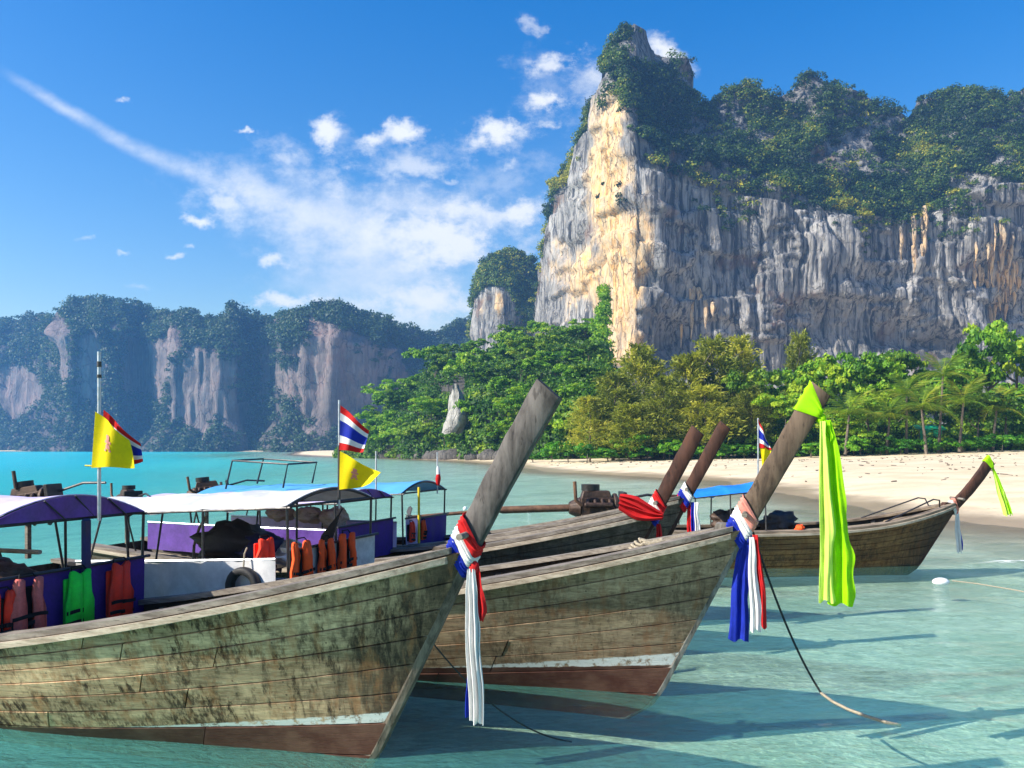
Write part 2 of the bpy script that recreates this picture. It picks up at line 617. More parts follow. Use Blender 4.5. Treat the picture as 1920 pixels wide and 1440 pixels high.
M = {}
M['hullA'] = wood_plank('weathered_olive_timber', (.70, .475, .29), (.28, .175, .10), (.040, .022, .012), (.275, .075, .085), 1.0, .32, .8)
M['hullB'] = wood_plank('weathered_brown_timber', (.52, .36, .225), (.20, .125, .075), (.045, .03, .02), (.30, .055, .115), .5, .28, .2)
M['hullC'] = wood_plank('dark_timber', (.17, .13, .10), (.06, .042, .03), (.02, .015, .01), (.25, .06, .10), .5, .25, .0)
M['hullD'] = wood_plank('brown_oiled_timber', (.26, .135, .055), (.09, .043, .018), (.022, .016, .014), None, .6, .15, .85)
M['shell'] = wood('tarred_inner_hull', (.10, .082, .066), (.035, .028, .022))
M['prowA'] = wood('grey_prow_timber', (.135, .12, .115), (.032, .028, .028), (9, 22, 2.2), .8)
M['prowB'] = wood('brown_prow_timber', (.15, .105, .075), (.038, .025, .018), (9, 22, 2.2), .8)
M['prowC'] = wood('red_brown_prow_timber', (.085, .038, .026), (.026, .012, .01), (9, 22, 2.2), .7)
M['stemgrey'] = wood('grey_stem_timber', (.30, .28, .25), (.075, .065, .055), (12, 22, 2.6), .8)
M['stemA'] = wood('dark_stained_stem_timber', (.20, .165, .13), (.045, .034, .026), (12, 22, 2.0), .8)
M['gun'] = wood('grey_gunwale_timber', (.27, .24, .205), (.11, .09, .075), (1.2, 26, 26), .6)
M['rail'] = wood('pale_rail_timber', (.50, .43, .34), (.24, .19, .14), (1.2, 30, 30), .5)
M['pale'] = wood('bleached_timber', (.58, .50, .40), (.32, .26, .19), (1.5, 26, 26), .4)
M['deck'] = wood('deck_timber', (.33, .26, .19), (.12, .09, .065), (1.4, 18, 18), .5)
M['purple'] = plain('purple_tarpaulin', (.13, .055, .34), .5, .4, 0, .3, 5, .2, .25)
M['lilac'] = plain('lilac_and_lit_purple_tarpaulin', (.66, .58, .84), .55, .4, 0, .15, 4, .2, .2)  # lilac on the panels; on the roofs, purple cloth with sunlight painted in
M['deeppurple'] = plain('deep_purple_cloth', (.055, .02, .20), .7, .3, 0, .35, 6, .2)
M['whitetarp'] = plain('white_tarpaulin', (.66, .66, .68), .55, .35, 0, .22, 2.2, .4, .15)
M['lightblue'] = plain('light_blue_tarpaulin', (.10, .38, .72), .5, .4, 0, .15, 3, .2, .15)
M['bluetarp'] = plain('blue_tarpaulin', (.015, .20, .68), .5, .4, 0, .2, 3, .2)
M['darktarp'] = plain('dark_tarpaulin', (.035, .03, .032), .6, .4, 0, .4, 6, .3)
M['navy'] = plain('navy_tarpaulin', (.018, .02, .09), .6, .4, 0, .4, 6, .3)
M['steel'] = plain('dark_painted_steel', (.045, .042, .045), .45, .5, .3, .35, 10, .2)
M['galv'] = plain('galvanised_steel', (.42, .46, .52), .4, .5, .7, .25, 12, .1)
M['engine'] = plain('oily_rusty_iron', (.07, .042, .03), .5, .5, .4, .6, 14, .6)
M['enginedk'] = plain('black_greasy_iron', (.025, .022, .022), .45, .5, .3, .5, 14, .5)
M['rust'] = plain('rusty_shaft_tube', (.16, .085, .05), .6, .4, .2, .5, 9, .4)
M['rubber'] = plain('black_rubber', (.018, .018, .02), .65, .4, 0, .3, 12, .2)
M['rope'] = plain('worn_rope', (.38, .33, .25), .9, .1, 0, .3, 40, .8)
M['darkrope'] = plain('wet_dark_rope', (.04, .045, .045), .8, .2, 0, .3, 40, .8)
M['red'] = plain('red_cloth', (.62, .018, .02), .75, .2, 0, .18, 10, .3, .2)
M['white'] = plain('white_cloth', (.80, .78, .78), .75, .2, 0, .08, 10, .3, .2)
M['blue'] = plain('royal_blue_cloth', (.012, .03, .38), .75, .2, 0, .25, 10, .3, .15)
M['coral'] = plain('sun_bleached_coral_cloth', (.75, .30, .24), .75, .2, 0, .12, 10, .3, .2)
M['lime'] = plain('chartreuse_cloth', (.46, .86, .008), .65, .25, 0, .12, 9, .2, .45)
M['limelit'] = plain('sunlit_chartreuse_cloth', (.74, .92, .20), .65, .25, 0, .08, 9, .2, .4)  # lighter copy of the chartreuse, sunlight put into the ribbon's left side
M['yellow'] = plain('yellow_flag_cloth', (.90, .74, .006), .7, .2, 0, .1, 8, .2, .35)
M['orange'] = plain('orange_vest_cloth', (.95, .10, .015), .7, .3, 0, .15, 14, .4)
M['redvest'] = plain('red_vest_cloth', (.95, .05, .02), .7, .3, 0, .15, 14, .4)
M['greenvest'] = plain('green_vest_cloth', (.03, .78, .06), .7, .3, 0, .15, 14, .4)
M['pinkvest'] = plain('faded_coral_vest_cloth', (.62, .15, .13), .8, .2, 0, .25, 14, .4)
M['strap'] = plain('black_webbing', (.012, .012, .014), .8, .2, 0, .2, 20, .3)
M['black'] = plain('black_lining', (.012, .011, .012), .8, .2, 0, .2, 12, .2)
M['yellowpole'] = plain('yellow_painted_pole', (.75, .55, .02), .5, .4, 0, .2, 9, .1)
M['foamwhite'] = plain('white_foam_plastic', (.78, .80, .82), .35, .5, 0, .1, 12, .3)
M['greenroof'] = plain('green_tarpaulin', (.01, .30, .14), .55, .4, 0, .3, 1.5, .2)
M['canvaswhite'] = plain('dirty_white_canvas', (.55, .54, .52), .7, .3, 0, .25, 5, .3)


def rock_mat(name, grey, dark, pale, warm, streak=1.0, sc=1.0):
    m, t, out = new_mat(name)
    co = geopos(t)
    x, y, z = t.sep(co)
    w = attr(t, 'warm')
    dk = attr(t, 'dark')
    s1 = t.noise(t.scale(co, (.42 * sc, .42 * sc, .028 * sc)), 1.0, 7, .66, .5)
    s2 = t.noise(t.scale(co, (1.5 * sc, 1.5 * sc, .07 * sc)), 1.0, 5, .65, .3)
    bl = t.noise(co, .045 * sc, 7, .62)
    pit = t.noise(t.scale(co, (1, 1, .55)), .55 * sc, 6, .68)
    c = t.mix(t.rng(bl, .35, .65), tuple(k * .72 for k in grey), tuple(min(1, k * 1.25) for k in grey))
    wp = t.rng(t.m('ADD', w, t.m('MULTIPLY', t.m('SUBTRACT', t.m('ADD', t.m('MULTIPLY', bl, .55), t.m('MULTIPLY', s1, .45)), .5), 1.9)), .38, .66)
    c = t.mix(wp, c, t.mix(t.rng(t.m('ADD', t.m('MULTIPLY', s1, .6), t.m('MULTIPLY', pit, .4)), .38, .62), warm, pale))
    c = t.mix(t.m('MULTIPLY', t.rng(s2, .56, .70), .5), c, pale)
    dmask = t.m('MULTIPLY', t.rng(s1, .47, .60), t.m('SUBTRACT', 1.0, t.m('MULTIPLY', wp, .72)))
    c = t.mix(t.m('MULTIPLY', dmask, .92 * streak), c, dark)
    c = t.mix(t.m('MULTIPLY', t.rng(t.noise(t.vm('ADD', t.scale(co, (.9 * sc, .9 * sc, .035 * sc)), (31., 7., 3.)), 1.0, 5, .65), .53, .64), .6 * streak), c, tuple(k * .9 for k in dark))
    c = t.mix(t.m('MULTIPLY', t.rng(t.noise(t.vm('ADD', co, (9., 4., 77.)), .03 * sc, 5, .6), .60, .68), .55), c, (.17, .085, .05))
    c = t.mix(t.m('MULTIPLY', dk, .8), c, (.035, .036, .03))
    vo = t.add('ShaderNodeTexVoronoi', feature='DISTANCE_TO_EDGE')
    t.set(vo.inputs['Vector'], t.vm('ADD', t.scale(co, (.16 * sc, .16 * sc, .05 * sc)), t.scale(t.noise(co, .12 * sc, 5, .65, col=True), (.9, .9, .9))))
    vo.inputs['Scale'].default_value = 1.0
    crack = t.rng(vo.outputs[0], .035, .0)
    c = t.mix(t.m('MULTIPLY', t.m('MULTIPLY', crack, t.rng(bl, .35, .6)), .5), c, tuple(k * .6 for k in dark))
    h = t.m('ADD', t.m('MULTIPLY', s1, .5), t.m('ADD', t.m('MULTIPLY', s2, .35), t.m('SUBTRACT', t.m('MULTIPLY', pit, .7), t.m('MULTIPLY', crack, .3))))
    principled(t, out, c, .9, t.bump(h, .9, 1.6 / sc), .15)
    return m


M['rock'] = rock_mat('streaked_limestone', (.30, .29, .285), (.038, .042, .052), (.70, .56, .38), (.66, .38, .14))
M['farrock'] = rock_mat('far_limestone', (.17, .14, .13), (.05, .05, .055), (.25, .21, .20), (.22, .135, .115), .8, .6)
M['shorerock'] = rock_mat('dark_shore_rock', (.13, .12, .11), (.03, .03, .03), (.30, .28, .25), (.2, .16, .12), .6, 4)
M['crag'] = rock_mat('pale_crag_rock', (.42, .40, .37), (.10, .10, .09), (.62, .58, .52), (.5, .42, .33), .6, 2)


def leaf_mat(name, a, b, c3, trans=.3, spread=1.0):
    """leaf colours differ from clump to clump (face attribute tint) and from plant to plant"""
    m, t, out = new_mat(name)
    v = attr(t, 'tint')
    r = orand(t)
    f = t.m('ADD', v, t.m('MULTIPLY', t.m('SUBTRACT', r, .5), .6))
    c = t.ramp(f, ((0.05, a), (.5, b), (.95, c3)))
    tc = t.mix(1.0, c, (1.5, 1.6, .55), 'MULTIPLY')
    principled(t, out, c, .55, None, .3, 0, (trans, tc))
    return m


M['leaf'] = leaf_mat('broadleaf_foliage', (.016, .055, .008), (.085, .20, .012), (.25, .34, .018))
M['leafbright'] = leaf_mat('sunny_broadleaf_foliage', (.035, .12, .008), (.15, .33, .012), (.34, .45, .020), .3)
M['casu'] = leaf_mat('feathery_olive_foliage', (.09, .12, .014), (.26, .29, .035), (.50, .46, .06), .3)
M['shrub'] = leaf_mat('beach_shrub_foliage', (.03, .13, .012), (.08, .28, .016), (.20, .38, .02), .4)
M['cliffleaf'] = leaf_mat('cliff_scrub_foliage', (.010, .032, .006), (.08, .155, .012), (.42, .36, .018), .3, 1)
M['farleaf'] = leaf_mat('far_forest_foliage', (.007, .024, .016), (.025, .058, .022), (.06, .10, .025), .25)
M['palm'] = leaf_mat('palm_frond_leaf', (.06, .14, .014), (.16, .26, .02), (.36, .34, .04), .4)
M['bark'] = wood('grey_brown_bark', (.22, .18, .14), (.07, .055, .045), (6, 6, 1.2), .8)

# ------------------------------------------------------------------ ground: beach, seabed and land as one sheet
SHORE = [(60, -60), (34, 0), (22, 14), (15.5, 24.3), (13.7, 29.5), (14.3, 40.6), (15.2, 58), (11, 69), (4.4, 82), (-.8, 117), (-9, 150), (-24, 185), (-37, 212), (-57, 241), (-84, 310), (-112, 420), (-152, 575), (-230, 630), (-330, 660), (-480, 720), (-900, 800)]
LAND = SHORE + [(-900, 1600), (1500, 1600), (1500, -60)]
# where the trees begin behind the sand
BACK = [(120, 60), (64, 88), (40, 96), (14, 99), (4, 100), (0, 122), (-8, 156), (-24, 190), (-37, 216), (-57, 246), (-92, 331), (-167, 456), (-303, 606), (-460, 726), (-900, 806)]


def poly_dist(px, py, pts):
    d = np.full(np.shape(px), 1e9)
    for (x0, y0), (x1, y1) in zip(pts[:-1], pts[1:]):
        vx, vy = x1 - x0, y1 - y0
        t = np.clip(((px - x0) * vx + (py - y0) * vy) / (vx * vx + vy * vy), 0, 1)
        d = np.minimum(d, np.hypot(px - x0 - t * vx, py - y0 - t * vy))
    return d


def in_poly(px, py, pts):
    c = np.zeros(np.shape(px), bool)
    n = len(pts)
    for i in range(n):
        x0, y0 = pts[i]
        x1, y1 = pts[(i + 1) % n]
        if y0 == y1:
            continue
        c ^= ((y0 > py) != (y1 > py)) & (px < (x1 - x0) * (py - y0) / (y1 - y0) + x0)
    return c


def ground_z(x, y):
    x, y = np.asarray(x, float), np.asarray(y, float)
    xw = x + (fbm3(x / 9, y / 9, 0, 3, 3) - .5) * 2.2
    d = poly_dist(xw, y, SHORE) * np.where(in_poly(xw, y, LAND), 1, -1)
    land = 1.25 * (1 - np.exp(-np.maximum(d, 0) / 12.0)) + np.maximum(d - 30, 0) * .03
    db = poly_dist(x, y, BACK)
    sea = -.95 * (1 - np.exp(np.minimum(d, 0) / 24.0)) - np.clip(-d - 22, 0, 100) * .085
    z = np.where(d > 0, land, sea)
    z = z + (fbm3(x / 3.5, y / 3.5, 0, 5, 3) - .5) * .10 + (fbm3(x * 1.1, y * 1.6, 0, 8, 2) - .5) * .035
    return z


def graded(lo, hi, n, fine, c=0.0):
    """n coordinates from lo to hi, close together round c"""
    a = math.asinh((lo - c) / fine)
    b = math.asinh((hi - c) / fine)
    return c + np.sinh(np.linspace(a, b, n)) * fine


GX = graded(-880, 880, 330, 9.0, 2.0)
GY = graded(-50, 1000, 360, 12.0, 9.0)
XX, YY = np.meshgrid(GX, GY)
ZZ = ground_z(XX, YY)

ms, t, out = new_mat('sand')
co = geopos(t)
_, _, zz = t.sep(co)
n1 = t.noise(co, .35, 6, .6)
n2 = t.noise(co, 5.0, 6, .65)
n3 = t.noise(co, 60.0, 3, .6)
rip_caustic = t.noise(t.scale(co, (1.0, 2.2, 1)), 2.2, 6, .68, 1.6)
dry = t.mix(t.rng(n1, .3, .7), (.58, .46, .295), (.72, .60, .42))
dry = t.mix(t.m('MULTIPLY', t.rng(n2, .52, .70), .45), dry, (.40, .31, .22))
dry = t.mix(t.rng(t.noise(co, 1.9, 5, .7), .64, .70), dry, (.24, .18, .12))
wet = t.mix(t.rng(n1, .3, .7), (.30, .23, .15), (.38, .29, .19))
edge = t.m('ADD', zz, t.m('MULTIPLY', t.m('SUBTRACT', n1, .5), .25))
bed = t.mix(t.rng(t.m('ADD', t.m('MULTIPLY', n1, .5), t.m('MULTIPLY', rip_caustic, .5)), .38, .62), (.44, .56, .42), (.80, .92, .74))  # sand patches, their pale net painted to imitate caustic light
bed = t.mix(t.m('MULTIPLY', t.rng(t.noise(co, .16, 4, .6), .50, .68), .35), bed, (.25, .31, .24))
c = t.mix(t.rng(edge, .06, .28), wet, dry)
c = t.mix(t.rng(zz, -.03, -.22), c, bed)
rough = t.rng(edge, .10, .36, .28, .92)
principled(t, out, c, rough, t.bump(t.m('ADD', t.m('MULTIPLY', n2, .6), t.m('ADD', t.m('MULTIPLY', n3, .2), t.m('MULTIPLY', rip_caustic, .5))), .5, .06), .35)
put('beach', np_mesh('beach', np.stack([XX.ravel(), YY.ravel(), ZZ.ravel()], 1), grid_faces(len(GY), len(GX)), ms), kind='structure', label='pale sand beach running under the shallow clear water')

# ------------------------------------------------------------------ sea
mw, t, out = new_mat('sea_water')
co = geopos(t)
dep = attr(t, 'depth')
lw = t.noise(t.scale(co, (.55, 1.3, 1)), .9, 4, .55, .6)
mwv = t.noise(t.scale(co, (.8, 1.6, 1)), 3.2, 5, .6, .9)
sw = t.noise(t.scale(co, (.9, 1.3, 1)), 13.0, 4, .6, .4)
h = t.m('ADD', t.m('MULTIPLY', lw, 1.0), t.m('ADD', t.m('MULTIPLY', mwv, .42), t.m('MULTIPLY', sw, .20)))
nrm = t.bump(h, .75, .16)
fr = t.add('ShaderNodeFresnel')
fr.inputs['IOR'].default_value = 1.33
t.l.new(nrm, fr.inputs['Normal'])
gl = t.add('ShaderNodeBsdfGlossy')
gl.inputs['Color'].default_value = (1, 1, 1, 1)
gl.inputs['Roughness'].default_value = .06
t.l.new(nrm, gl.inputs['Normal'])
turb = t.m('SUBTRACT', 1.0, t.m('POWER', 2.718, t.m('MULTIPLY', t.m('MAXIMUM', t.m('SUBTRACT', dep, .12), 0.0), -.30)))
tint = t.mix(t.rng(dep, 0.0, 1.4), (.98, 1.0, .98), (.62, .97, .90))
tr = t.add('ShaderNodeBsdfTransparent')
t.l.new(tint, tr.inputs['Color'])
body = t.mix(t.rng(dep, .25, 2.6), (.20, .66, .58), (.035, .62, .68))
body = t.mix(t.m('MULTIPLY', t.rng(dep, 2.6, 4.8), .7), body, (.025, .52, .68))
df = t.add('ShaderNodeBsdfDiffuse')
t.l.new(body, df.inputs['Color'])
t.l.new(nrm, df.inputs['Normal'])
mx = t.add('ShaderNodeMixShader')
t.l.new(turb, mx.inputs[0])
t.l.new(tr.outputs[0], mx.inputs[1])
t.l.new(df.outputs[0], mx.inputs[2])
# foam where the surf runs out and in the little breaker
fo = attr(t, 'foam')
fn = t.noise(t.scale(co, (1, 1.7, 1)), 2.6, 7, .7, .8)
foam = t.rng(t.m('ADD', fo, t.m('MULTIPLY', t.m('SUBTRACT', fn, .5), 1.7)), .62, .95)
fd = t.add('ShaderNodeBsdfDiffuse')
fd.inputs['Color'].default_value = (.8, .82, .82, 1)
mx2 = t.add('ShaderNodeMixShader')
t.l.new(t.m('MULTIPLY', fr.outputs[0], .62), mx2.inputs[0])
t.l.new(mx.outputs[0], mx2.inputs[1])
t.l.new(gl.outputs[0], mx2.inputs[2])
mx3 = t.add('ShaderNodeMixShader')
t.l.new(t.m('MULTIPLY', foam, .85), mx3.inputs[0])
t.l.new(mx2.outputs[0], mx3.inputs[1])
t.l.new(fd.outputs[0], mx3.inputs[2])
t.l.new(mx3.outputs[0], out.inputs['Surface'])
WX = graded(-880, 880, 420, 7.0, 2.0)
WY = graded(-50, 1000, 520, 6.0, 7.0)
WXX, WYY = np.meshgrid(WX, WY)
WD = np.clip(-ground_z(WXX, WYY), 0, 9)
chop = (fbm3(WXX / 2.6, WYY / 1.1, 0, 21, 3) - .5) * .07 + (fbm3(WXX / .8, WYY / .42, 0, 25, 2) - .5) * .018
chop = chop * np.exp(-np.hypot(WXX - 2, WYY - 8) / 45)
swell = np.exp(-((WYY - (15.9 + .10 * (WXX - 9) + .5 * np.sin(WXX * .8))) / .45) ** 2) * sstep(8.6, 10.5, WXX) * .10
FO = np.exp(-((WYY - (16.0 + .10 * (WXX - 9) + .5 * np.sin(WXX * .8))) / .55) ** 2) * sstep(8.4, 10.5, WXX) * .85
FO = np.maximum(FO, np.exp(-(WD / .05) ** 2) * np.where(ground_z(WXX, WYY) < .05, .55, 0))
put('sea_water', np_mesh('sea_water', np.stack([WXX.ravel(), WYY.ravel(), (chop + swell).ravel()], 1), grid_faces(len(WY), len(WX)), mw, attrs={'depth': WD, 'foam': FO}), kind='structure', label='clear turquoise sea, shallow and green near the boats')

# ------------------------------------------------------------------ limestone cliffs
LEAF_N = 0


def leaf_cloud(name, cen, rad, tint, nleaf, leaf, mat, seed=0, squash=.8, up=.25, elong=1.25, jitter=.18):
    """foliage: leaf-sized quads spread through ellipsoid clumps round the given centres"""
    rg = np.random.default_rng(seed)
    cen, rad, tint = np.asarray(cen, float), np.asarray(rad, float), np.asarray(tint, float)
    n = len(cen)
    idx = np.repeat(np.arange(n), nleaf)
    k = len(idx)
    d = rg.normal(size=(k, 3))
    d /= np.linalg.norm(d, axis=1, keepdims=True)
    d[:, 2] = np.where(d[:, 2] < -.3, -d[:, 2] * .5, d[:, 2])
    r = rad[idx][:, None] * (.45 + .6 * rg.random((k, 1)) ** .6)
    p = cen[idx] + d * r * np.array([1, 1, squash])
    nn = d + rg.normal(size=(k, 3)) * .55 + np.array([0, 0, up])
    nn /= np.linalg.norm(nn, axis=1, keepdims=True)
    a = np.cross(nn, rg.normal(size=(k, 3)))
    a /= np.linalg.norm(a, axis=1, keepdims=True) + 1e-9
    b = np.cross(nn, a)
    lf = np.asarray(leaf, float)
    lf = (lf[idx] if lf.ndim else np.full(k, float(lf))) * (.6 + .8 * rg.random(k))
    a *= (lf * elong)[:, None] * .5
    b *= lf[:, None] * .5
    v = np.stack([p - a, p - b * .8 + a * .1, p + a, p + b * .8 + a * .1], 1).reshape(-1, 3)
    f = np.arange(k * 4).reshape(-1, 4)
    ft = np.clip(tint[idx] + rg.normal(size=k) * jitter, 0, 1)
    return np_mesh(name, v, f, mat, smooth=False, fattr={'tint': ft})


def column_cliff(pxs, depth, back, base_py, edge_py, sky_py, rows, disp, seed, over=8, depth_back=60):
    """a rock wall built column by column: a steep face from the base up to an edge, a slope leaning back from there to the skyline, a crest behind.
    Returns the grid of points and, for every point, its outward direction and its height parameter (0 base, 1 edge, 2 skyline)."""
    lo, hi, bk = rows
    pxs = np.asarray(pxs, float)
    Y0 = interp(depth, pxs)
    dY = interp(back, pxs)
    pb, pe, ps = interp(base_py, pxs), interp(edge_py, pxs), interp(sky_py, pxs)
    w = np.concatenate([np.linspace(0, 1, lo, endpoint=False), np.linspace(1, 2, hi), 2 + np.linspace(0, 1, bk + 1)[1:]])
    W, PX = np.meshgrid(w, pxs, indexing='ij')
    Yb = np.where(W <= 1, Y0, Y0 + dY * np.clip(W - 1, 0, 1) ** 1.15)
    py = np.where(W <= 1, pb + (pe - pb) * W, pe + (ps - pe) * np.clip(W - 1, 0, 1))
    x = (PX - 960) / F * Yb
    z = CAMH + (HZ - py) / F * Yb
    over_t = np.clip(W - 2, 0, 1)
    Yf = Yb + over_t * depth_back
    z = z * (1 - over_t * .75)
    # outward direction in plan
    X0 = (pxs - 960) / F * Y0
    tx, ty = np.gradient(X0), np.gradient(Y0)
    L = np.hypot(tx, ty)
    nx, ny = ty / L, -tx / L
    k = np.ones(9) / 9
    nx = np.convolve(np.pad(nx, 4, 'edge'), k, 'valid')
    ny = np.convolve(np.pad(ny, 4, 'edge'), k, 'valid')
    s = np.concatenate([[0], np.cumsum(np.hypot(np.diff(X0), np.diff(Y0)))])
    S = np.broadcast_to(s, W.shape)
    D = disp(S, z, PX, py, W)
    fade = 1 - over_t
    P = np.stack([x + nx * D * fade, Yf + ny * D * fade, z], 2)
    N = np.stack([np.broadcast_to(nx, W.shape), np.broadcast_to(ny, W.shape), np.where(W > 1, .6, .1)], 2)
    return P, N, W, PX, py, S


# ---- the great cliff on the right
SKYM = [(990, 700), (1004, 650), (1012, 560), (1020, 470), (1026, 400), (1036, 345), (1060, 310), (1085, 262), (1102, 205), (1118, 160), (1130, 112), (1142, 76), (1165, 52), (1190, 45), (1208, 60), (1218, 95), (1245, 112), (1280, 116), (1300, 138), (1310, 182), (1330, 192), (1368, 176), (1400, 160), (1425, 182), (1450, 192), (1480, 176), (1500, 152), (1530, 143), (1570, 152), (1620, 180), (1660, 196), (1690, 224), (1702, 234), (1714, 216), (1722, 186), (1750, 180), (1800, 165), (1840, 170), (1862, 196), (1885, 186), (1905, 172), (1930, 180), (2000, 150), (2100, 190), (2200, 150), (2350, 240), (2420, 420)]
EDGEM = [(990, 720), (1012, 600), (1026, 430), (1036, 372), (1060, 345), (1085, 300), (1102, 235), (1118, 172), (1142, 150), (1165, 160), (1185, 250), (1200, 320), (1240, 335), (1300, 352), (1350, 362), (1400, 372), (1440, 380), (1500, 398), (1560, 400), (1620, 408), (1700, 420), (1740, 405), (1790, 378), (1850, 350), (1920, 345), (2100, 360), (2420, 480)]
DEPM = [(990, 520), (1004, 478), (1020, 452), (1060, 420), (1110, 380), (1160, 345), (1192, 332), (1212, 334), (1260, 342), (1330, 345), (1400, 349), (1500, 352), (1560, 351), (1640, 358), (1760, 362), (1830, 358), (1920, 364), (2100, 380), (2420, 420)]
BACKM = [(990, 6), (1100, 10), (1160, 16), (1200, 34), (1300, 46), (1500, 52), (1920, 55), (2420, 60)]


def disp_main(s, z, px, py, w):
    low = (w <= 1)
    big = (fbm3(s / 34, z / 55, 0, 11, 3) - .5) * 13
    r1 = np.sqrt(np.abs(vnoise(s / 6.5 + (fbm3(s / 20, z / 18, 0, 14, 2) - .5) * 1.6, z / 120, 0, 12) * 2 - 1))
    r2 = np.sqrt(np.abs(vnoise(s / 2.8 + (fbm3(s / 9, z / 9, 0, 15, 2) - .5) * 1.5, z / 70, 0, 13) * 2 - 1))
    r3 = vnoise(s / 1.1, z / 14, 0, 16)
    rough = (fbm3(s / 4, z / 4, 0, 18, 4) - .5) * 2.6
    face = big + (r1 - .5) * 4.6 + (r2 - .5) * 1.5 + (r3 - .5) * .6 + rough * .35
    face = face * (.35 + .65 * sstep(1000, 1075, px))
    # hollows and overhangs low on the right, ledges with hanging stone above them
    cave = np.zeros_like(z)
    for cx, cy, rx, ry, dp in ((1905, 585, 50, 60, 14), (1775, 650, 60, 45, 11), (1690, 625, 60, 50, 7), (1260, 640, 35, 60, 8), (1545, 610, 60, 60, 6), (1250, 260, 30, 50, 2), (1840, 520, 30, 60, 7), (1620, 520, 90, 30, 4)):
        cave += dp * np.exp(-(((px - cx) / rx) ** 2 + ((py - cy) / ry) ** 2) * 1.6)
    ledge = sstep(.42, .6, fbm3(s / 26, z / 9, 0, 31, 3)) * 3.0
    up = ((fbm3(s / 16, z / 16, 0, 41, 4) - .5) * 15 + (fbm3(s / 5, z / 5, 0, 44, 3) - .5) * 5) * (1 - .55 * ((px > 1112) & (px < 1240)))
    return np.where(low, face - cave + ledge, face * .5 + up * sstep(1, 1.12, w))


PM, NM, WM, PXM, PYM, SM = column_cliff(np.arange(990, 2420, 2.4), DEPM, BACKM, [(990, 900), (2420, 900)], EDGEM, SKYM, (165, 92, 5), disp_main, 11, depth_back=110)
warm = np.zeros_like(WM)  # cream stone colour, with the sun's warmth painted in on the lit face
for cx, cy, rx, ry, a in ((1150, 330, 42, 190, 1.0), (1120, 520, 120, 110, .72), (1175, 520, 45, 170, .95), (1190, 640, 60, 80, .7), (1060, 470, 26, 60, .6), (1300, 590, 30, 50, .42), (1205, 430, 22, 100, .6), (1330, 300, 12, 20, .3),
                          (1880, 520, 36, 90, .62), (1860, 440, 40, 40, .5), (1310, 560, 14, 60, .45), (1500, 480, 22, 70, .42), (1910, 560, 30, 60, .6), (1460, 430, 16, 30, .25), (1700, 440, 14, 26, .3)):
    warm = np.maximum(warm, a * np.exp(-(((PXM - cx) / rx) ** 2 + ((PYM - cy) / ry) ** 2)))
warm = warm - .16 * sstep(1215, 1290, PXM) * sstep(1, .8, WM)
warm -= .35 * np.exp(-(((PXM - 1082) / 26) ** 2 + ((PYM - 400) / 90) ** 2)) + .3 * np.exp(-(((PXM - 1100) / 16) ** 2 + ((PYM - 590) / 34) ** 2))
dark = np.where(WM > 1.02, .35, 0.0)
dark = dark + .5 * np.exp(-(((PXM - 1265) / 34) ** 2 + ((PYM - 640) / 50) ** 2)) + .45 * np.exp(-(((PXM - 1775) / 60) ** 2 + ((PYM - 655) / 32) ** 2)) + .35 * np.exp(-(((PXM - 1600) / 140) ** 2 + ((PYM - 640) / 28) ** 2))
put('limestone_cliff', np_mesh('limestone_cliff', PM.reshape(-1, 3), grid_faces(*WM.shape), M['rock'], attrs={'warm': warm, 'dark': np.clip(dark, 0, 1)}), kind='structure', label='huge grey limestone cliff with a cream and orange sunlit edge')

# stone hanging from the overhangs
mb = MB()
rg = np.random.default_rng(5)
for k in range(72):
    cx, cy = ((1870, 470), (1902, 550), (1838, 510), (1880, 510), (1862, 450), (1910, 520), (1705, 448), (1300, 575))[k % 8]
    px, py = cx + rg.normal() * 12, cy + rg.normal() * 22
    j = int(np.argmin(np.abs(PXM[0] - px)))
    i = int(np.argmin(np.abs(PYM[:165, j] - py)))
    p = Vector(PM[i, j]) - Vector(NM[i, j]) * .2
    n = Vector((NM[i, j][0], NM[i, j][1], 0)).normalized()
    hgt = rg.uniform(4, 14)
    r = rg.uniform(.5, 1.3)
    q = [p + n * .3 + Vector((rg.normal() * .3, 0, hgt * .5)), p + n * (.9 + r * .5), p + n * (.9 + r * .4) + Vector((rg.normal() * .3, 0, -hgt * .35)), p + n * .8 + Vector((rg.normal() * .3, 0, -hgt * .7))]
    mb.tube(q, [r * .8, r, r * .6, .12], 7)
st = mb.build('stalactites', M['rock'], None, True, kind='stuff', label='stalactites hanging under the overhangs of the great cliff')
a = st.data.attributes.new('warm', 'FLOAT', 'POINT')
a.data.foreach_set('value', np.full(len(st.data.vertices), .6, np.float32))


def scrub(name, P, N, W, PX, PY, dens, rad, nleaf, leaf, mat, seed, tint_fn=None, label='', lift=.3, sq=.85):
    """clumps of scrub standing on a rock grid where dens (0..1 per grid point) says so"""
    rg = np.random.default_rng(seed)
    pick = rg.random(W.shape) < dens
    ii, jj = np.nonzero(pick)
    r = rg.uniform(rad[0], rad[1], len(ii)) * (.75 + .5 * rg.random(len(ii)))
    c = P[ii, jj] + N[ii, jj] * (r * lift)[:, None] + np.stack([np.zeros(len(ii)), np.zeros(len(ii)), r * .25], 1)
    tint = np.clip(rg.normal(.42, .2, len(ii)), 0, 1) if tint_fn is None else tint_fn(rg, PX[ii, jj], PY[ii, jj], c)
    me = leaf_cloud(name, c, r, tint, nleaf, leaf * (r / np.mean(r)) ** .3, mat, seed, sq)
    return put(name, me, kind='stuff', label=label)


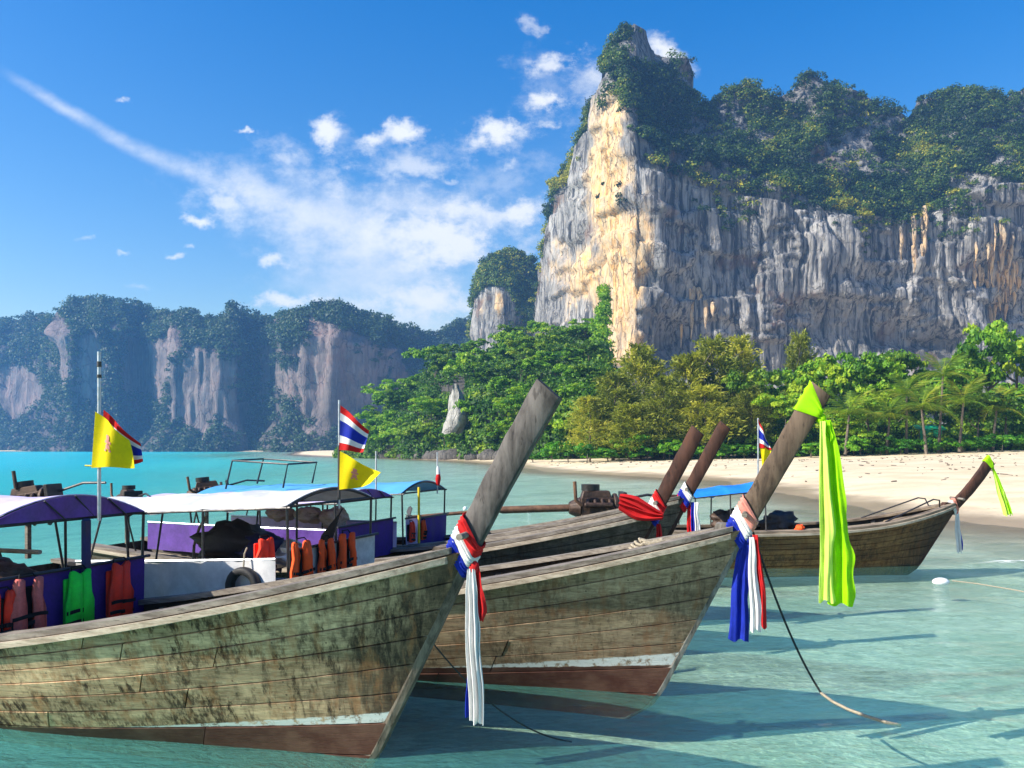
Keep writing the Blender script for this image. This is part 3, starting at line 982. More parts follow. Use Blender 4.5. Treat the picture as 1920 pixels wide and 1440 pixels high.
def tint_main(rg, px, py, c):
    t0 = -.28 + 1.25 * fbm3(c[:, 0] / 11, c[:, 2] / 11, 0, 71, 3) + rg.normal(0, .14, len(px))
    e = interp(EDGEM, px)
    t0 = t0 + .42 * np.exp(-((py - e + 8) / 26) ** 2) * (fbm3(c[:, 0] / 7, c[:, 2] / 7, 0, 77, 2) > .5)
    return np.clip(t0 - .08, 0, 1)


bare = fbm3(SM / 15, PM[..., 2] / 15, 0, 51, 4)
upz = (WM > 1.0) & (WM < 2.05)
dens = np.where(upz, .20 * sstep(.60, .49, bare) + .02, 0)
# the spire: green cap and belt over bare stone
spire = (PXM > 1112) & (PXM < 1235)
belt = np.exp(-((PYM - 172) / 26) ** 2) * (PXM > 1120) + 1.3 * np.exp(-((PYM - 75) / 26) ** 2) * (PXM < 1185) * (PXM > 1128) + np.exp(-((PYM - 200) / 70) ** 2) * (PXM > 1195)
dens = np.where(spire, .20 * np.minimum(1, belt) * sstep(.72, .52, bare) + .13 * (WM > 1.03) * (WM < 2.05) * sstep(.60, .45, bare), dens)
dens = np.where((PXM <= 1112) & (PXM > 1030), .10 * sstep(1.0, 1.3, WM) * (WM < 2.05) + .03 * np.exp(-(((PXM - 1092) / 16) ** 2 + ((PYM - 272) / 45) ** 2)), dens)
dens = dens + np.where((WM > .70) & (WM <= 1) & (PXM > 1205), .045 * sstep(.80, 1.0, WM) * sstep(.56, .44, bare), 0)
dens = dens + .06 * np.exp(-(((PXM - 1165) / 20) ** 2 + ((PYM - 365) / 22) ** 2)) * (WM < 1)
dens = np.where((PXM > 1838) & (PXM < 1890) & (PYM < 420) & (PYM > 240), dens * .4, dens)
dens = np.where((PXM > 1725) & (PXM < 1745) & (PYM < 220), .02, dens)
dens = np.where((PXM > 1870) & (PXM < 1960) & (PYM < 235), .04, dens)
scrub('cliff_scrub', PM, NM, WM, PXM, PYM, dens, (1.1, 3.7), 84, .72, M['cliffleaf'], 3, tint_main, 'dark green and yellow scrub covering the top of the great cliff')

# ---- the lone tower left of it
SKYT = [(884, 640), (892, 540), (897, 520), (910, 498), (925, 480), (945, 473), (965, 473), (985, 480), (1000, 498), (1008, 520), (1012, 560), (1016, 640)]
EDGET = [(884, 660), (892, 560), (900, 548), (925, 540), (950, 545), (975, 600), (990, 640), (1016, 680)]
DEPT = [(884, 535), (895, 515), (910, 500), (935, 492), (965, 495), (990, 505), (1008, 522), (1018, 545)]


def disp_tower(s, z, px, py, w):
    return (fbm3(s / 14, z / 20, 0, 111, 4) - .5) * 8 + (vnoise(s / 3, z / 24, 0, 112) - .5) * 2.5 + (fbm3(s / 4, z / 4, 0, 114, 3) - .5) * 2


PT, NT_, WT, PXT, PYT, ST = column_cliff(np.arange(884, 1017, 1.6), DEPT, [(884, 6), (950, 24), (1016, 6)], [(884, 880), (1016, 880)], EDGET, SKYT, (90, 34, 4), disp_tower, 12, depth_back=40)
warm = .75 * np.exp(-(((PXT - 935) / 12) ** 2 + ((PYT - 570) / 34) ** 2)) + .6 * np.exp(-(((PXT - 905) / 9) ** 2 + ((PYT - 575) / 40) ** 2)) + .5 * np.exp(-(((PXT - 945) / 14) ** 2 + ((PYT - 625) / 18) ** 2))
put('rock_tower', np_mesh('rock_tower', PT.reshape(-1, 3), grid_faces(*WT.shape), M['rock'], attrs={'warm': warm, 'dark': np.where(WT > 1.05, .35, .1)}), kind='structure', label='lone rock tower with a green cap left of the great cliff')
dens = np.where((WT > 1.0) & (WT < 2.08), .30, 0) + .18 * sstep(955, 985, PXT) * (PYT > 560) * (PYT < 720)
scrub('tower_scrub', PT, NT_, WT, PXT, PYT, dens, (1.8, 3.4), 70, .9, M['cliffleaf'], 4, lambda rg, px, py, c: np.clip(rg.normal(.30, .15, len(px)), 0, 1), 'dark green scrub capping the lone rock tower')

# ---- the long far cliffs across the bay
SKYF = [(-420, 640), (-300, 600), (-150, 610), (-60, 590), (0, 603), (22, 600), (42, 590), (75, 590), (96, 612), (110, 592), (140, 566), (186, 558), (230, 568), (262, 572), (290, 592), (330, 580), (370, 588), (400, 602), (420, 576), (442, 572), (470, 586), (500, 600), (530, 592), (560, 585), (590, 576), (622, 569), (650, 578), (680, 590), (720, 602), (760, 616), (792, 632), (820, 626), (850, 606), (880, 598), (905, 606), (930, 622), (1000, 640), (1060, 660)]
DEPF = [(-420, 830), (-150, 800), (0, 770), (70, 740), (105, 690), (130, 660), (220, 664), (262, 700), (300, 672), (330, 640), (440, 635), (462, 668), (510, 672), (532, 600), (620, 585), (705, 600), (740, 650), (790, 690), (830, 720), (905, 750), (1060, 790)]


def disp_far(s, z, px, py, w):
    big = (fbm3(s / 40, z / 70, 0, 211, 4) - .5) * 26
    fl = (vnoise(s / 8, z / 60, 0, 212) - .5) * 7 + (vnoise(s / 3.4, z / 30, 0, 213) - .5) * 3
    bul = (fbm3(s / 22, z / 20, 0, 215, 3) - .5) * 26 * sstep(.9, 1.2, w)
    foot = 22 * sstep(.42, .0, w)
    return big + fl + bul + foot


ROCKF = [(295, 700, 34, 62), (385, 738, 56, 74), (450, 790, 20, 40), (622, 715, 92, 98), (126, 660, 12, 62), (250, 690, 22, 60), (815, 690, 22, 26), (170, 690, 26, 60), (40, 740, 30, 50), (500, 700, 14, 60), (745, 720, 14, 60), (330, 640, 14, 26)]
EDGEF = [(-420, 690), (0, 650), (96, 660), (140, 625), (262, 640), (300, 640), (400, 665), (440, 660), (530, 640), (620, 632), (700, 650), (760, 690), (820, 675), (905, 670), (1060, 720)]
PF, NF, WF, PXF, PYF, SF = column_cliff(np.arange(-420, 1060, 2.6), DEPF, [(-420, 60), (0, 50), (300, 40), (620, 34), (800, 50), (1060, 50)], [(-420, 870), (1060, 880)], EDGEF, SKYF, (110, 56, 5), disp_far, 13, depth_back=110)
bare = np.zeros_like(WF)
for cx, cy, rx, ry in ROCKF:
    q = ((PXF - cx) / rx) ** 2 + ((PYF - cy) / ry) ** 2
    bare = np.maximum(bare, sstep(1.45, .95, q + (fbm3(PXF / 16, PYF / 22, 0, 222, 4) - .5) * 1.9))
put('far_cliffs', np_mesh('far_cliffs', PF.reshape(-1, 3), grid_faces(*WF.shape), M['farrock'], attrs={'warm': bare * .55, 'dark': (1 - bare) * .5}), kind='structure', label='long wooded limestone cliffs across the bay, blue with haze')
dens = np.where((WF > .05) & (WF < 2.06), (1 - bare) * .19, 0)
dens = np.where(PYF > 850, 0, dens)
scrub('far_forest', PF, NF, WF, PXF, PYF, dens, (2.2, 5.0), 34, 1.5, M['farleaf'], 6, lambda rg, px, py, c: np.clip(.10 + .7 * fbm3(c[:, 0] / 20, c[:, 2] / 16, 0, 231, 3) + rg.normal(0, .15, len(px)), 0, 1), 'blue-green forest clothing the far cliffs')

# ---- the wooded headland between
SKYH = [(640, 866), (670, 836), (690, 806), (720, 776), (760, 752), (790, 712), (830, 672), (880, 664), (910, 684), (930, 660), (980, 632), (1010, 645), (1050, 632), (1090, 618), (1112, 622), (1132, 600), (1150, 690), (1185, 770), (1240, 800), (1330, 815)]
DEPH = [(640, 224), (700, 212), (800, 180), (900, 156), (1000, 136), (1100, 122), (1200, 118), (1330, 116)]
EDGEH = [(640, 868), (690, 840), (800, 800), (900, 775), (1000, 765), (1100, 760), (1330, 840)]


def disp_head(s, z, px, py, w):
    return (fbm3(s / 12, z / 14, 0, 311, 4) - .5) * 9


PH, NH, WH, PXH, PYH, SH = column_cliff(np.arange(640, 1330, 5), DEPH, [(640, 6), (720, 40), (900, 84), (1050, 120), (1140, 100), (1250, 30), (1330, 20)], [(640, 880), (1330, 880)], EDGEH, SKYH, (24, 44, 4), disp_head, 14, depth_back=50)
put('wooded_hill', np_mesh('wooded_hill', PH.reshape(-1, 3), grid_faces(*WH.shape), M['shorerock'], attrs={'warm': np.zeros_like(WH), 'dark': np.full(WH.shape, .55)}), kind='structure', label='steep hill of the headland under the trees')


def nose(name, poly, Y, thick, mat, seed, label):
    """a crag: an outline given real thickness and a rough face"""
    n = 26
    ys = np.linspace(poly[0][0], poly[-1][0], n)
    l = np.interp(ys, [p[0] for p in poly], [p[1] for p in poly])
    r = np.interp(ys, [p[0] for p in poly], [p[2] for p in poly])
    m = 22
    V = []
    for i in range(n):
        for j in range(m):
            a = 2 * math.pi * j / m
            u = .5 - .5 * math.cos(a)
            px = l[i] + (r[i] - l[i]) * u
            p = at(px, ys[i], Y)
            half = (r[i] - l[i]) / F * Y * .5
            d = -math.sin(a) * min(thick, half * 1.3)
            V.append((p.x, p.y + d, p.z))
    V = np.array(V)
    V += (np.stack([fbm3(V[:, 0] / 1.6, V[:, 1] / 1.6, V[:, 2] / 3, seed + k, 4) for k in range(3)], 1) - .5) * np.array([1.6, 2.4, 1.2]) * Y / 160
    f = []
    for i in range(n - 1):
        for j in range(m):
            j2 = (j + 1) % m
            f.append((i * m + j, i * m + j2, (i + 1) * m + j2, (i + 1) * m + j))
    me = np_mesh(name, V, f, mat, attrs={'warm': np.full(len(V), .1), 'dark': np.zeros(len(V))})
    return put(name, me, label=label, cat='rock')


nose('crag', [(722, 850, 860), (742, 845, 867), (768, 841, 873), (792, 836, 875), (812, 830, 866)], 158, 4, M['crag'], 401, 'tall pale bare crag among the trees low on the headland')

# ------------------------------------------------------------------ trees, palms, shrubs, rocks on the shore
def trunk_mesh(name, h, r, seed, limbs=5, lean=.06):
    rg = random.Random(seed)
    mb = MB()
    pts, x, y = [], 0.0, 0.0
    for i in range(7):
        k = i / 6
        pts.append((x, y, -.4 + k * (h + .4)))
        x += rg.uniform(-lean, lean) * h * .4
        y += rg.uniform(-lean, lean) * h * .4
    mb.tube(pts, [r * (1.25 - i / 6 * 1.0) for i in range(7)], 7)
    for i in range(limbs):
        k = rg.randint(2, 5)
        p = Vector(pts[k])
        a = rg.uniform(0, 6.28)
        d = Vector((math.cos(a), math.sin(a), rg.uniform(.5, 1.1))) * h * rg.uniform(.18, .34)
        mb.tube([p, p + d * .5 + Vector((0, 0, -.02 * h)), p + d], [r * .45, r * .3, r * .1], 5)
    return mb.mesh(name, M['bark'], True)


def crown_broad(name, w, h, seed, mat, nclump=46, nleaf=58, leaf=.34):
    """domed crown of separate leaf masses with gaps between; w width, h crown height, local origin at crown base"""
    rg = np.random.default_rng(seed)
    c, r = [], []
    nl = rg.integers(5, 8)
    lobes = [(rg.normal(0, .24) * w, rg.normal(0, .24) * w, (.30 + .5 * rg.random()) * h, rg.uniform(.20, .34)) for _ in range(nl)]
    for i in range(nclump):
        lx, ly, lz, lr = lobes[i % nl]
        d = rg.normal(size=3)
        d /= np.linalg.norm(d)
        d[2] = abs(d[2]) * .9 - .15
        rr = lr * (.7 + .45 * rg.random())
        c.append((lx + d[0] * rr * w, ly + d[1] * rr * w, lz + d[2] * rr * h * .9))
        r.append(w * rg.uniform(.07, .125))
    c = np.array(c)
    tint = np.clip(.5 + rg.normal(0, .2, len(c)), 0, 1)
    return leaf_cloud(name, c, r, tint, nleaf, leaf, mat, seed, .75)


def crown_casu(name, w, h, seed, mat, nspray=150, nn=30):
    """feathery crown: rising, nodding sprays of thin needles"""
    rg = np.random.default_rng(seed)
    V, T = [], []
    for i in range(nspray):
        k = rg.random() ** .85
        rad = w * .5 * (1 - k) ** .6 * (.45 + .65 * rg.random()) + .15
        a = rg.random() * 6.283
        b0 = np.array([math.cos(a) * rad * .35, math.sin(a) * rad * .35, k * h * .86])
        out_d = np.array([math.cos(a), math.sin(a), .75 + .5 * rg.random()])
        ln = rad * .85 + h * .05
        tt = rg.random() * .7 + .1
        for j in range(nn):
            s = rg.random() ** .7
            p = b0 + out_d * ln * s + np.array([0, 0, -.35 * ln * s * s]) + rg.normal(size=3) * .10 * ln
            d = out_d * .6 + rg.normal(size=3) * .5 + np.array([0, 0, .35 - .9 * s])
            d /= np.linalg.norm(d)
            q = np.cross(d, rg.normal(size=3))
            q /= np.linalg.norm(q) + 1e-9
            L = rg.uniform(.35, .8) * h / 12
            wd = rg.uniform(.05, .11) * h / 12
            V += [p - q * wd, p + d * L * .5 - q * wd * .8, p + d * L, p + d * L * .5 + q * wd]
            T.append(np.clip(tt + rg.normal(0, .12), 0, 1))
    V = np.array(V)
    return np_mesh(name, V, np.arange(len(V)).reshape(-1, 4), mat, False, fattr={'tint': T})


BROAD = [(crown_broad('crown', 8, 6.5, 500 + i, M['leaf' if i % 2 else 'leafbright'], 60, 66, .34), trunk_mesh('trunk', 5.5, .22, 520 + i)) for i in range(6)]
BRIGHT = [(crown_broad('crown', 8, 7.5, 540 + i, M['leafbright'], 66, 66, .36), trunk_mesh('trunk', 5.5, .2, 545 + i)) for i in range(4)]
CASU = [(crown_casu('crown', 6.5, 12, 560 + i, M['casu'], 170, 40), trunk_mesh('trunk', 10, .2, 570 + i, 4, .03)) for i in range(4)]
SHRUB = [crown_broad('foliage', 3.2, 2.2, 580 + i, M['shrub'], 30, 60, .22) for i in range(4)]
STEM = [trunk_mesh('stem', 1.1, .07, 590 + i, 4, .1) for i in range(2)]


def tree(kind, px, top, wpx, Y, label, group, base=None, ground=None, idx=[0], name='tree', cat='tree'):
    """a tree whose top is seen at (px, top) and whose crown is wpx wide, standing on the ground at distance Y"""
    p = at(px, top, Y)
    g = float(ground_z(p.x, Y)) if ground is None else ground
    H = p.z - g
    W = wpx / F * Y
    k = idx[0]
    idx[0] += 1
    t = thing(name, label, cat, (p.x, Y, g), RNG.uniform(0, 6.28), group)
    cm, tm = kind[k % len(kind)]
    if kind is CASU:
        zc = .10 * H
        c = put('crown', cm, t, loc=(0, 0, zc))
        c.scale = (W / 6.0, W / 6.0, (H - zc) / 11.6)
        tr = put('trunk', tm, t)
        tr.scale = (H / 12, H / 12, H / 11.5)
    else:
        zc = H * .22
        c = put('crown', cm, t, loc=(0, 0, zc))
        hh = 6.5 if kind is BROAD else 7.5
        c.scale = (W / 8.4, W / 8.4, (H - zc) / (hh * .98))
        tr = put('trunk', tm, t)
        tr.scale = (H / 10, H / 10, H * .62 / 5.5)
    return t


G1, G2, G3, G4 = 'feathery olive trees along the beach', 'broad-leaved trees behind the beach', 'trees covering the headland', 'shrubs along the top of the beach'
CAS = [(1105, 738, 78, 104, 'shortest feathery olive tree just right of the foremost prow'), (1150, 692, 96, 108, 'rounded feathery olive tree below the cream cliff foot'),
       (1200, 636, 104, 114, 'tall narrow feathery olive tree rising in front of the cream cliff foot'), (1246, 700, 84, 103, 'low feathery olive tree between two taller ones'),
       (1292, 654, 100, 110, 'dense feathery olive tree left of the tallest pair'), (1338, 622, 104, 112, 'tall spreading feathery olive tree, left one of the tallest pair'),
       (1386, 618, 84, 115, 'tall upright feathery olive tree, right one of the tallest pair'), (1322, 716, 100, 102, 'bushy yellow-olive tree standing in front of the tallest pair'),
       (1180, 752, 90, 101, 'small feathery olive tree at the sand right of the short one'), (1500, 612, 62, 124, 'slim pointed feathery tree against the grey cliff'), (1408, 716, 70, 104, 'slender feathery olive tree beside the bright broad-leaved ones')]
for c in CAS:
    tree(CASU, *c, G1, name='casuarina_tree')
BRO = [(1442, 700, 120, 108, 'bright green layered tree right of the tallest feathery pair'), (1474, 742, 104, 101, 'low bright green tree left of the lime ribbon prow'),
       (1545, 664, 118, 114, 'brown-green spreading tree right of the slim pointed tree'), (1592, 672, 110, 113, 'rounded green tree behind the lime ribbon'), (1628, 716, 116, 103, 'bright bushy tree right of the lime ribbon'),
       (1664, 688, 112, 112, 'yellow-green tree left of the coconut palms'), (1708, 664, 130, 118, 'wide flat-topped green tree behind the left palms'), (1752, 682, 118, 115, 'dark green tree behind the highest palm'),
       (1806, 660, 112, 118, 'green tree between the palms and the tallest tree on the right'), (1852, 630, 134, 116, 'tall sunny tree under the dark cave mouth'), (1908, 600, 150, 119, 'tallest broad-leaved tree at the right edge of the wood'),
       (1888, 722, 130, 103, 'bushy bright tree behind the green ribbon of the far boat'), (1836, 744, 104, 101, 'low leafy tree right of the coconut palms'), (1968, 622, 150, 113, 'sunny tree past the right end of the wood'), (2050, 640, 160, 110, 'broad tree beyond the far boat prow'),
       (1548, 772, 92, 100, 'small dark tree just right of the lime ribbon prow'), (1600, 782, 84, 99, 'small round tree at the sand behind the lime ribbon'), (1500, 690, 100, 116, 'green tree under the slim pointed tree'), (2150, 660, 170, 108, 'last broad tree at the far right')]
for i, c in enumerate(BRO):
    tree(BRIGHT if i % 3 else BROAD, *c, G2, name='broadleaf_tree')
r2 = random.Random(3)
SECOND = ['first', 'second', 'third', 'fourth', 'fifth', 'sixth', 'seventh', 'eighth', 'ninth', 'tenth', 'eleventh', 'twelfth', 'thirteenth', 'fourteenth', 'fifteenth', 'sixteenth', 'seventeenth', 'eighteenth', 'nineteenth', 'twentieth', 'twenty-first', 'twenty-second', 'twenty-third', 'twenty-fourth', 'twenty-fifth', 'twenty-sixth']
for q2, px in enumerate(range(1090, 2200, 46)):
    tree(BROAD if q2 % 2 else BRIGHT, px + r2.uniform(-10, 10), r2.uniform(715, 760), 120, r2.uniform(122, 132), 'green tree half hidden behind the front row of the beach wood, %s from the left' % SECOND[q2], 'second row of trees behind the beach', name='broadleaf_tree')

# headland: trees that hide the hill, from the waterline up to the vine-hung wall
ORD = ['first', 'second', 'third', 'fourth', 'fifth', 'sixth', 'seventh', 'eighth', 'ninth', 'tenth', 'eleventh', 'twelfth', 'thirteenth', 'fourteenth', 'fifteenth', 'sixteenth', 'seventeenth', 'eighteenth', 'nineteenth', 'twentieth', 'twenty-first', 'twenty-second', 'twenty-third', 'twenty-fourth', 'twenty-fifth']
ROWN = ['topmost', 'second highest', 'upper middle', 'lower middle', 'second lowest', 'waterside']
for row, py0 in enumerate((642, 690, 728, 766, 802, 838)):
    q = 0
    px = {0: 930, 1: 812, 2: 772, 3: 725, 4: 695, 5: 690}[row] + r2.uniform(0, 14)
    while px < (1118 if row < 3 else 1150):
        py = py0 + r2.uniform(-16, 16)
        jj = int(np.argmin(np.abs(PXH[0] - px)))
        ok = WH[:, jj] <= 2.0
        col = np.abs(PYH[:, jj] - py) + np.where(ok, 0, 999)
        ii = int(np.argmin(col))
        if col[ii] < 14 and not (828 < px < 886 and 708 < py < 822):
            pp = Vector(PH[ii, jj])
            hpx = r2.uniform(38, 84)
            kind = r2.choice((BROAD, BRIGHT, BRIGHT) if row > 2 else (BROAD, BROAD, BRIGHT))
            shade = 'sunny green' if kind is BRIGHT else 'dark green'
            tree(kind, px, py - hpx * .74, hpx * r2.uniform(.8, 1.25), pp.y, '%s tree, %s from the left in the %s row of the headland' % (shade, ORD[q], ROWN[row]), 'trees covering the headland', ground=pp.z - hpx * .12 / F * pp.y, name='headland_tree')
            q += 1
        px += r2.uniform(26, 42)

HEAD = [(705, 800, 60, 205, 'round sunlit bush-like tree at the left tip of the headland'), (880, 652, 84, 196, 'bright vine-covered tree above the pale crag'), (958, 612, 76, 232, 'dark tree leaning on the foot of the rock tower'),
        (1040, 606, 84, 228, 'dark green tree at the foot of the cream cliff face'), (905, 752, 92, 156, 'yellow-green round tree right of the pale crag'), (735, 770, 70, 206, 'mid green tree left of the pale crag'), (1012, 640, 70, 200, 'bright tree below the gap between tower and great cliff')]
for c in HEAD:
    p = at(c[0], c[1], c[3])
    tree(BRIGHT, *c, G3, ground=p.z - c[2] * 1.25 / F * c[3], name='headland_tree')

# vine column climbing the cliff left of the cream edge
rg = np.random.default_rng(8)
cc, rr = [], []
for k in range(330):
    f = rg.random()
    px = 1133 + rg.normal(0, 1) * (3 + 13 * f) - 18 * f
    q = at(px, 540 + 250 * f, 225 - 70 * f + rg.normal(0, 2))
    cc.append(q)
    rr.append(rg.uniform(.9, 1.7))
vine = put('climbing_vines', leaf_cloud('climbing_vines', cc, rr, np.clip(rg.normal(.5, .18, 330), 0, 1), 46, .5, M['leafbright'], 9, 1.1), label='pointed curtain of bright green vines climbing the cream cliff face', cat='vine', group=None)
mb = MB()
for k in range(5):
    mb.tube([at(1133 - k * 2, 552, 226), at(1126 - k * 3, 640, 200), at(1112 - k * 4, 720, 175), at(1108 - k * 4, 800, 156)], [.1, .18, .25, .3], 5)
mb.build('stem', M['bark'], vine)

# shrubs along the top of the sand
k = 0
LB = ['low bright green shrub on the sand {}', 'rounded leafy shrub on the sand {}', 'pale green creeping shrub on the sand {}']
BE = [(1000, 'left of the foremost prow'), (1034, 'behind the foremost prow'), (1064, 'just right of the foremost prow'), (1100, 'below the shortest olive tree'), (1140, 'two right of the foremost prow'), (1178, 'between the foremost prow and the dark twin prows'),
      (1216, 'left of the dark twin prows'), (1256, 'next to the left twin prow'), (1312, 'between the dark twin prows'), (1352, 'behind the right twin prow'), (1396, 'left of the small flag by the beach'), (1424, 'behind the small flag by the beach'),
      (1462, 'just right of the small flag'), (1520, 'between the lime ribbon prow and the small flag'), (1585, 'right of the lime ribbon'), (1612, 'two right of the lime ribbon'), (1650, 'under the round tree by the lime ribbon'), (1690, 'under the leftmost palm'), (1736, 'below the green awning'),
      (1766, 'right of the green awning'), (1804, 'below the rightmost palm'), (1842, 'behind the small far prow'), (1880, 'right of the small far prow'), (1925, 'at the right end of the sand'), (1975, 'past the right end of the sand'), (2030, 'far past the small prow')]
for px, where in BE:
    Y = 100 - .0 * px if px < 1500 else 97
    if px < 1080:
        Y = 118 - (px - 1000) * .15
    p = at(px, 850, Y)
    W = r2.uniform(38, 66) / F * Y
    t = thing('beach_shrub', LB[k % 3].format(where), 'shrub', (p.x, Y, float(ground_z(p.x, Y)) - .05), r2.uniform(0, 6), G4)
    f = put('foliage', SHRUB[k % 4], t)
    s = W / 3.2
    f.scale = (s, s, s * r2.uniform(.65, 1.1))
    put('stem', STEM[k % 2], t).scale = (s, s, s * .9)
    k += 1

# coconut palms: every frond a part
def frond_mesh(L, droop, seed):
    rg = random.Random(seed)
    v, f, tt = [], [], []
    n = 26
    rach = [Vector((L * k / n, 0, L * (.55 * (k / n) - droop * (k / n) ** 2.0))) for k in range(n + 1)]
    for k in range(1, n + 1):
        p = rach[k]
        wl = L * .34 * math.sin(math.pi * min(1, .12 + .88 * k / n)) ** .7 + .08
        for s in (-1, 1):
            d = Vector((.55, s * .8, -.42 + rg.uniform(-.15, .15))).normalized() * wl * rg.uniform(.85, 1.1)
            q = Vector((.05 * L / 4, 0, 0))
            i = len(v)
            v += [tuple(p - q), tuple(p + q), tuple(p + d + q * .15), tuple(p + d * .55 - q * .6)]
            f.append((i, i + 1, i + 2, i + 3))
            tt.append(min(1, max(0, .5 + rg.uniform(-.25, .25))))
    for k in range(n):
        a, b = rach[k], rach[k + 1]
        i = len(v)
        e = Vector((0, .035 * L / 4 * (1.2 - k / n), 0))
        v += [tuple(a - e), tuple(a + e), tuple(b + e), tuple(b - e)]
        f.append((i, i + 1, i + 2, i + 3))
        tt.append(.8)
    return np_mesh('frond', v, f, M['palm'], False, fattr={'tint': tt})


FROND = [frond_mesh(4.0, .55, 1), frond_mesh(4.0, .85, 2), frond_mesh(4.0, 1.15, 3)]
PALMS = [(1768, 706, 100, 'tall coconut palm with upright fronds, highest of the palms'), (1806, 756, 97, 'coconut palm with yellowing drooping fronds right of the highest palm'), (1700, 742, 99, 'coconut palm with pale hanging fronds left of the green awning'),
         (1728, 768, 96, 'low coconut palm beside the green awning'), (1592, 778, 97, 'short palm half hidden behind the lime ribbon'), (1668, 784, 98, 'young palm left of the green awning'), (1868, 770, 98, 'palm right of the group, above the small far prow')]
for q, (px, py, Y, lab) in enumerate(PALMS):
    p = at(px, py, Y)
    g = float(ground_z(p.x, Y))
    H = p.z - g
    t = thing('coconut_palm', lab, 'palm tree', (p.x, Y, g), 0, 'coconut palms behind the beach')
    b = r2.uniform(-.5, .5)
    MB().tube([(b * 1.2, 0, -.3), (b * .9, 0, H * .3), (b * .35, 0, H * .7), (0, 0, H)], [.24, .17, .14, .12], 8).build('trunk', M['bark'], t, True)
    for j in range(15):
        fr = put('frond', FROND[min(2, j * 3 // 15)], t, loc=(0, 0, H))
        fr.rotation_euler = (0, -r2.uniform(.6, 1.0) if j < 6 else -r2.uniform(0, .45), j * 2.4 + r2.uniform(-.3, .3))
        s = r2.uniform(.85, 1.15)
        fr.scale = (s, s, s)

# rocks at the foot of the headland
rk = []
for s in range(4):
    mb = MB().sphere((0, 0, 0), 1, 14, 9)
    me = mb.mesh('boulder', M['shorerock'], True)
    v = np.empty(len(me.vertices) * 3, np.float32)
    me.vertices.foreach_get('co', v)
    v = v.reshape(-1, 3)
    d = .6 + .8 * fbm3(v[:, 0] * 1.3 + 9, v[:, 1] * 1.3 + 9, v[:, 2] * 1.3 + 9, 600 + s, 3)
    v = v * d[:, None]
    me.vertices.foreach_set('co', v.ravel().astype(np.float32))
    for an in ('warm', 'dark'):
        me.attributes.new(an, 'FLOAT', 'POINT')
    rk.append(me)
WHERE = ['at the left tip of the headland', 'second from the headland tip', 'below the red and white flag', 'just right of the yellow flag', 'under the low trees near the yellow flag', 'left of the largest pale rock', 'right of the largest pale rock', 'below the pale crag', 'right below the pale crag', 'beside the thin mast with a furled flag',
         'right of the thin mast', 'under the yellow-green round tree', 'where the sand begins', 'at the left end of the sand', 'between the sand and the yellow-green tree', 'against the first sand', 'behind the foremost prow', 'at the edge of the sand near the foremost prow']
for q, w in enumerate(WHERE):
    px = 688 + q * 16.5
    Yb = float(np.interp(px, [660, 700, 800, 900, 1000], [222, 211, 178, 153, 136])) - r2.uniform(0, 3)
    p = at(px, 852, Yb)
    o = put('shore_boulder', rk[q % 4], None, ('dark weathered boulder at the water ' if q not in (3, 6) else 'pale grey boulder at the water ') + w, 'boulder', 'boulders along the foot of the headland', loc=(p.x, Yb, max(float(ground_z(p.x, Yb)), -.2) + .25))
    s = r2.uniform(.8, 1.9)
    o.scale = (s * 1.25, s, s * r2.uniform(.7, 1.05))
    o.rotation_euler = (0, 0, r2.uniform(0, 6))

# green awning between the palms
t = thing('beach_awning', 'green tarpaulin awning on poles among the palms', 'awning', tuple(at(1738, 846, 104)), 0)
t.location.z = float(ground_z(t.location.x, 104))
w2 = 1.5
rows = [[(x, y, 3.5 - abs(y) * .45 + .12 * math.sin(x * 3)) for x in np.linspace(-w2 * 1.3, w2 * 1.3, 7)] for y in np.linspace(-1.2, 1.2, 7)]
MB().sheet(rows, .03).build('roof', M['greenroof'], t, True)
rows = [[(x, -1.15 + .1 * math.sin(x * 5), z) for x in np.linspace(-w2, w2 * .9, 8)] for z in (2.95, 2.3, 1.5, 1.0)]
MB().sheet(rows, .03).build('side_sheet', M['greenroof'], t, True)
for x in (-1, 1):
    for y in (-1, 1):
        MB().tube([(x * w2, y, -.2), (x * w2, y, 3.0)], .05, 6).build('pole', M['bark'], t)

# ------------------------------------------------------------------ long-tail boats
STERN = 8.6


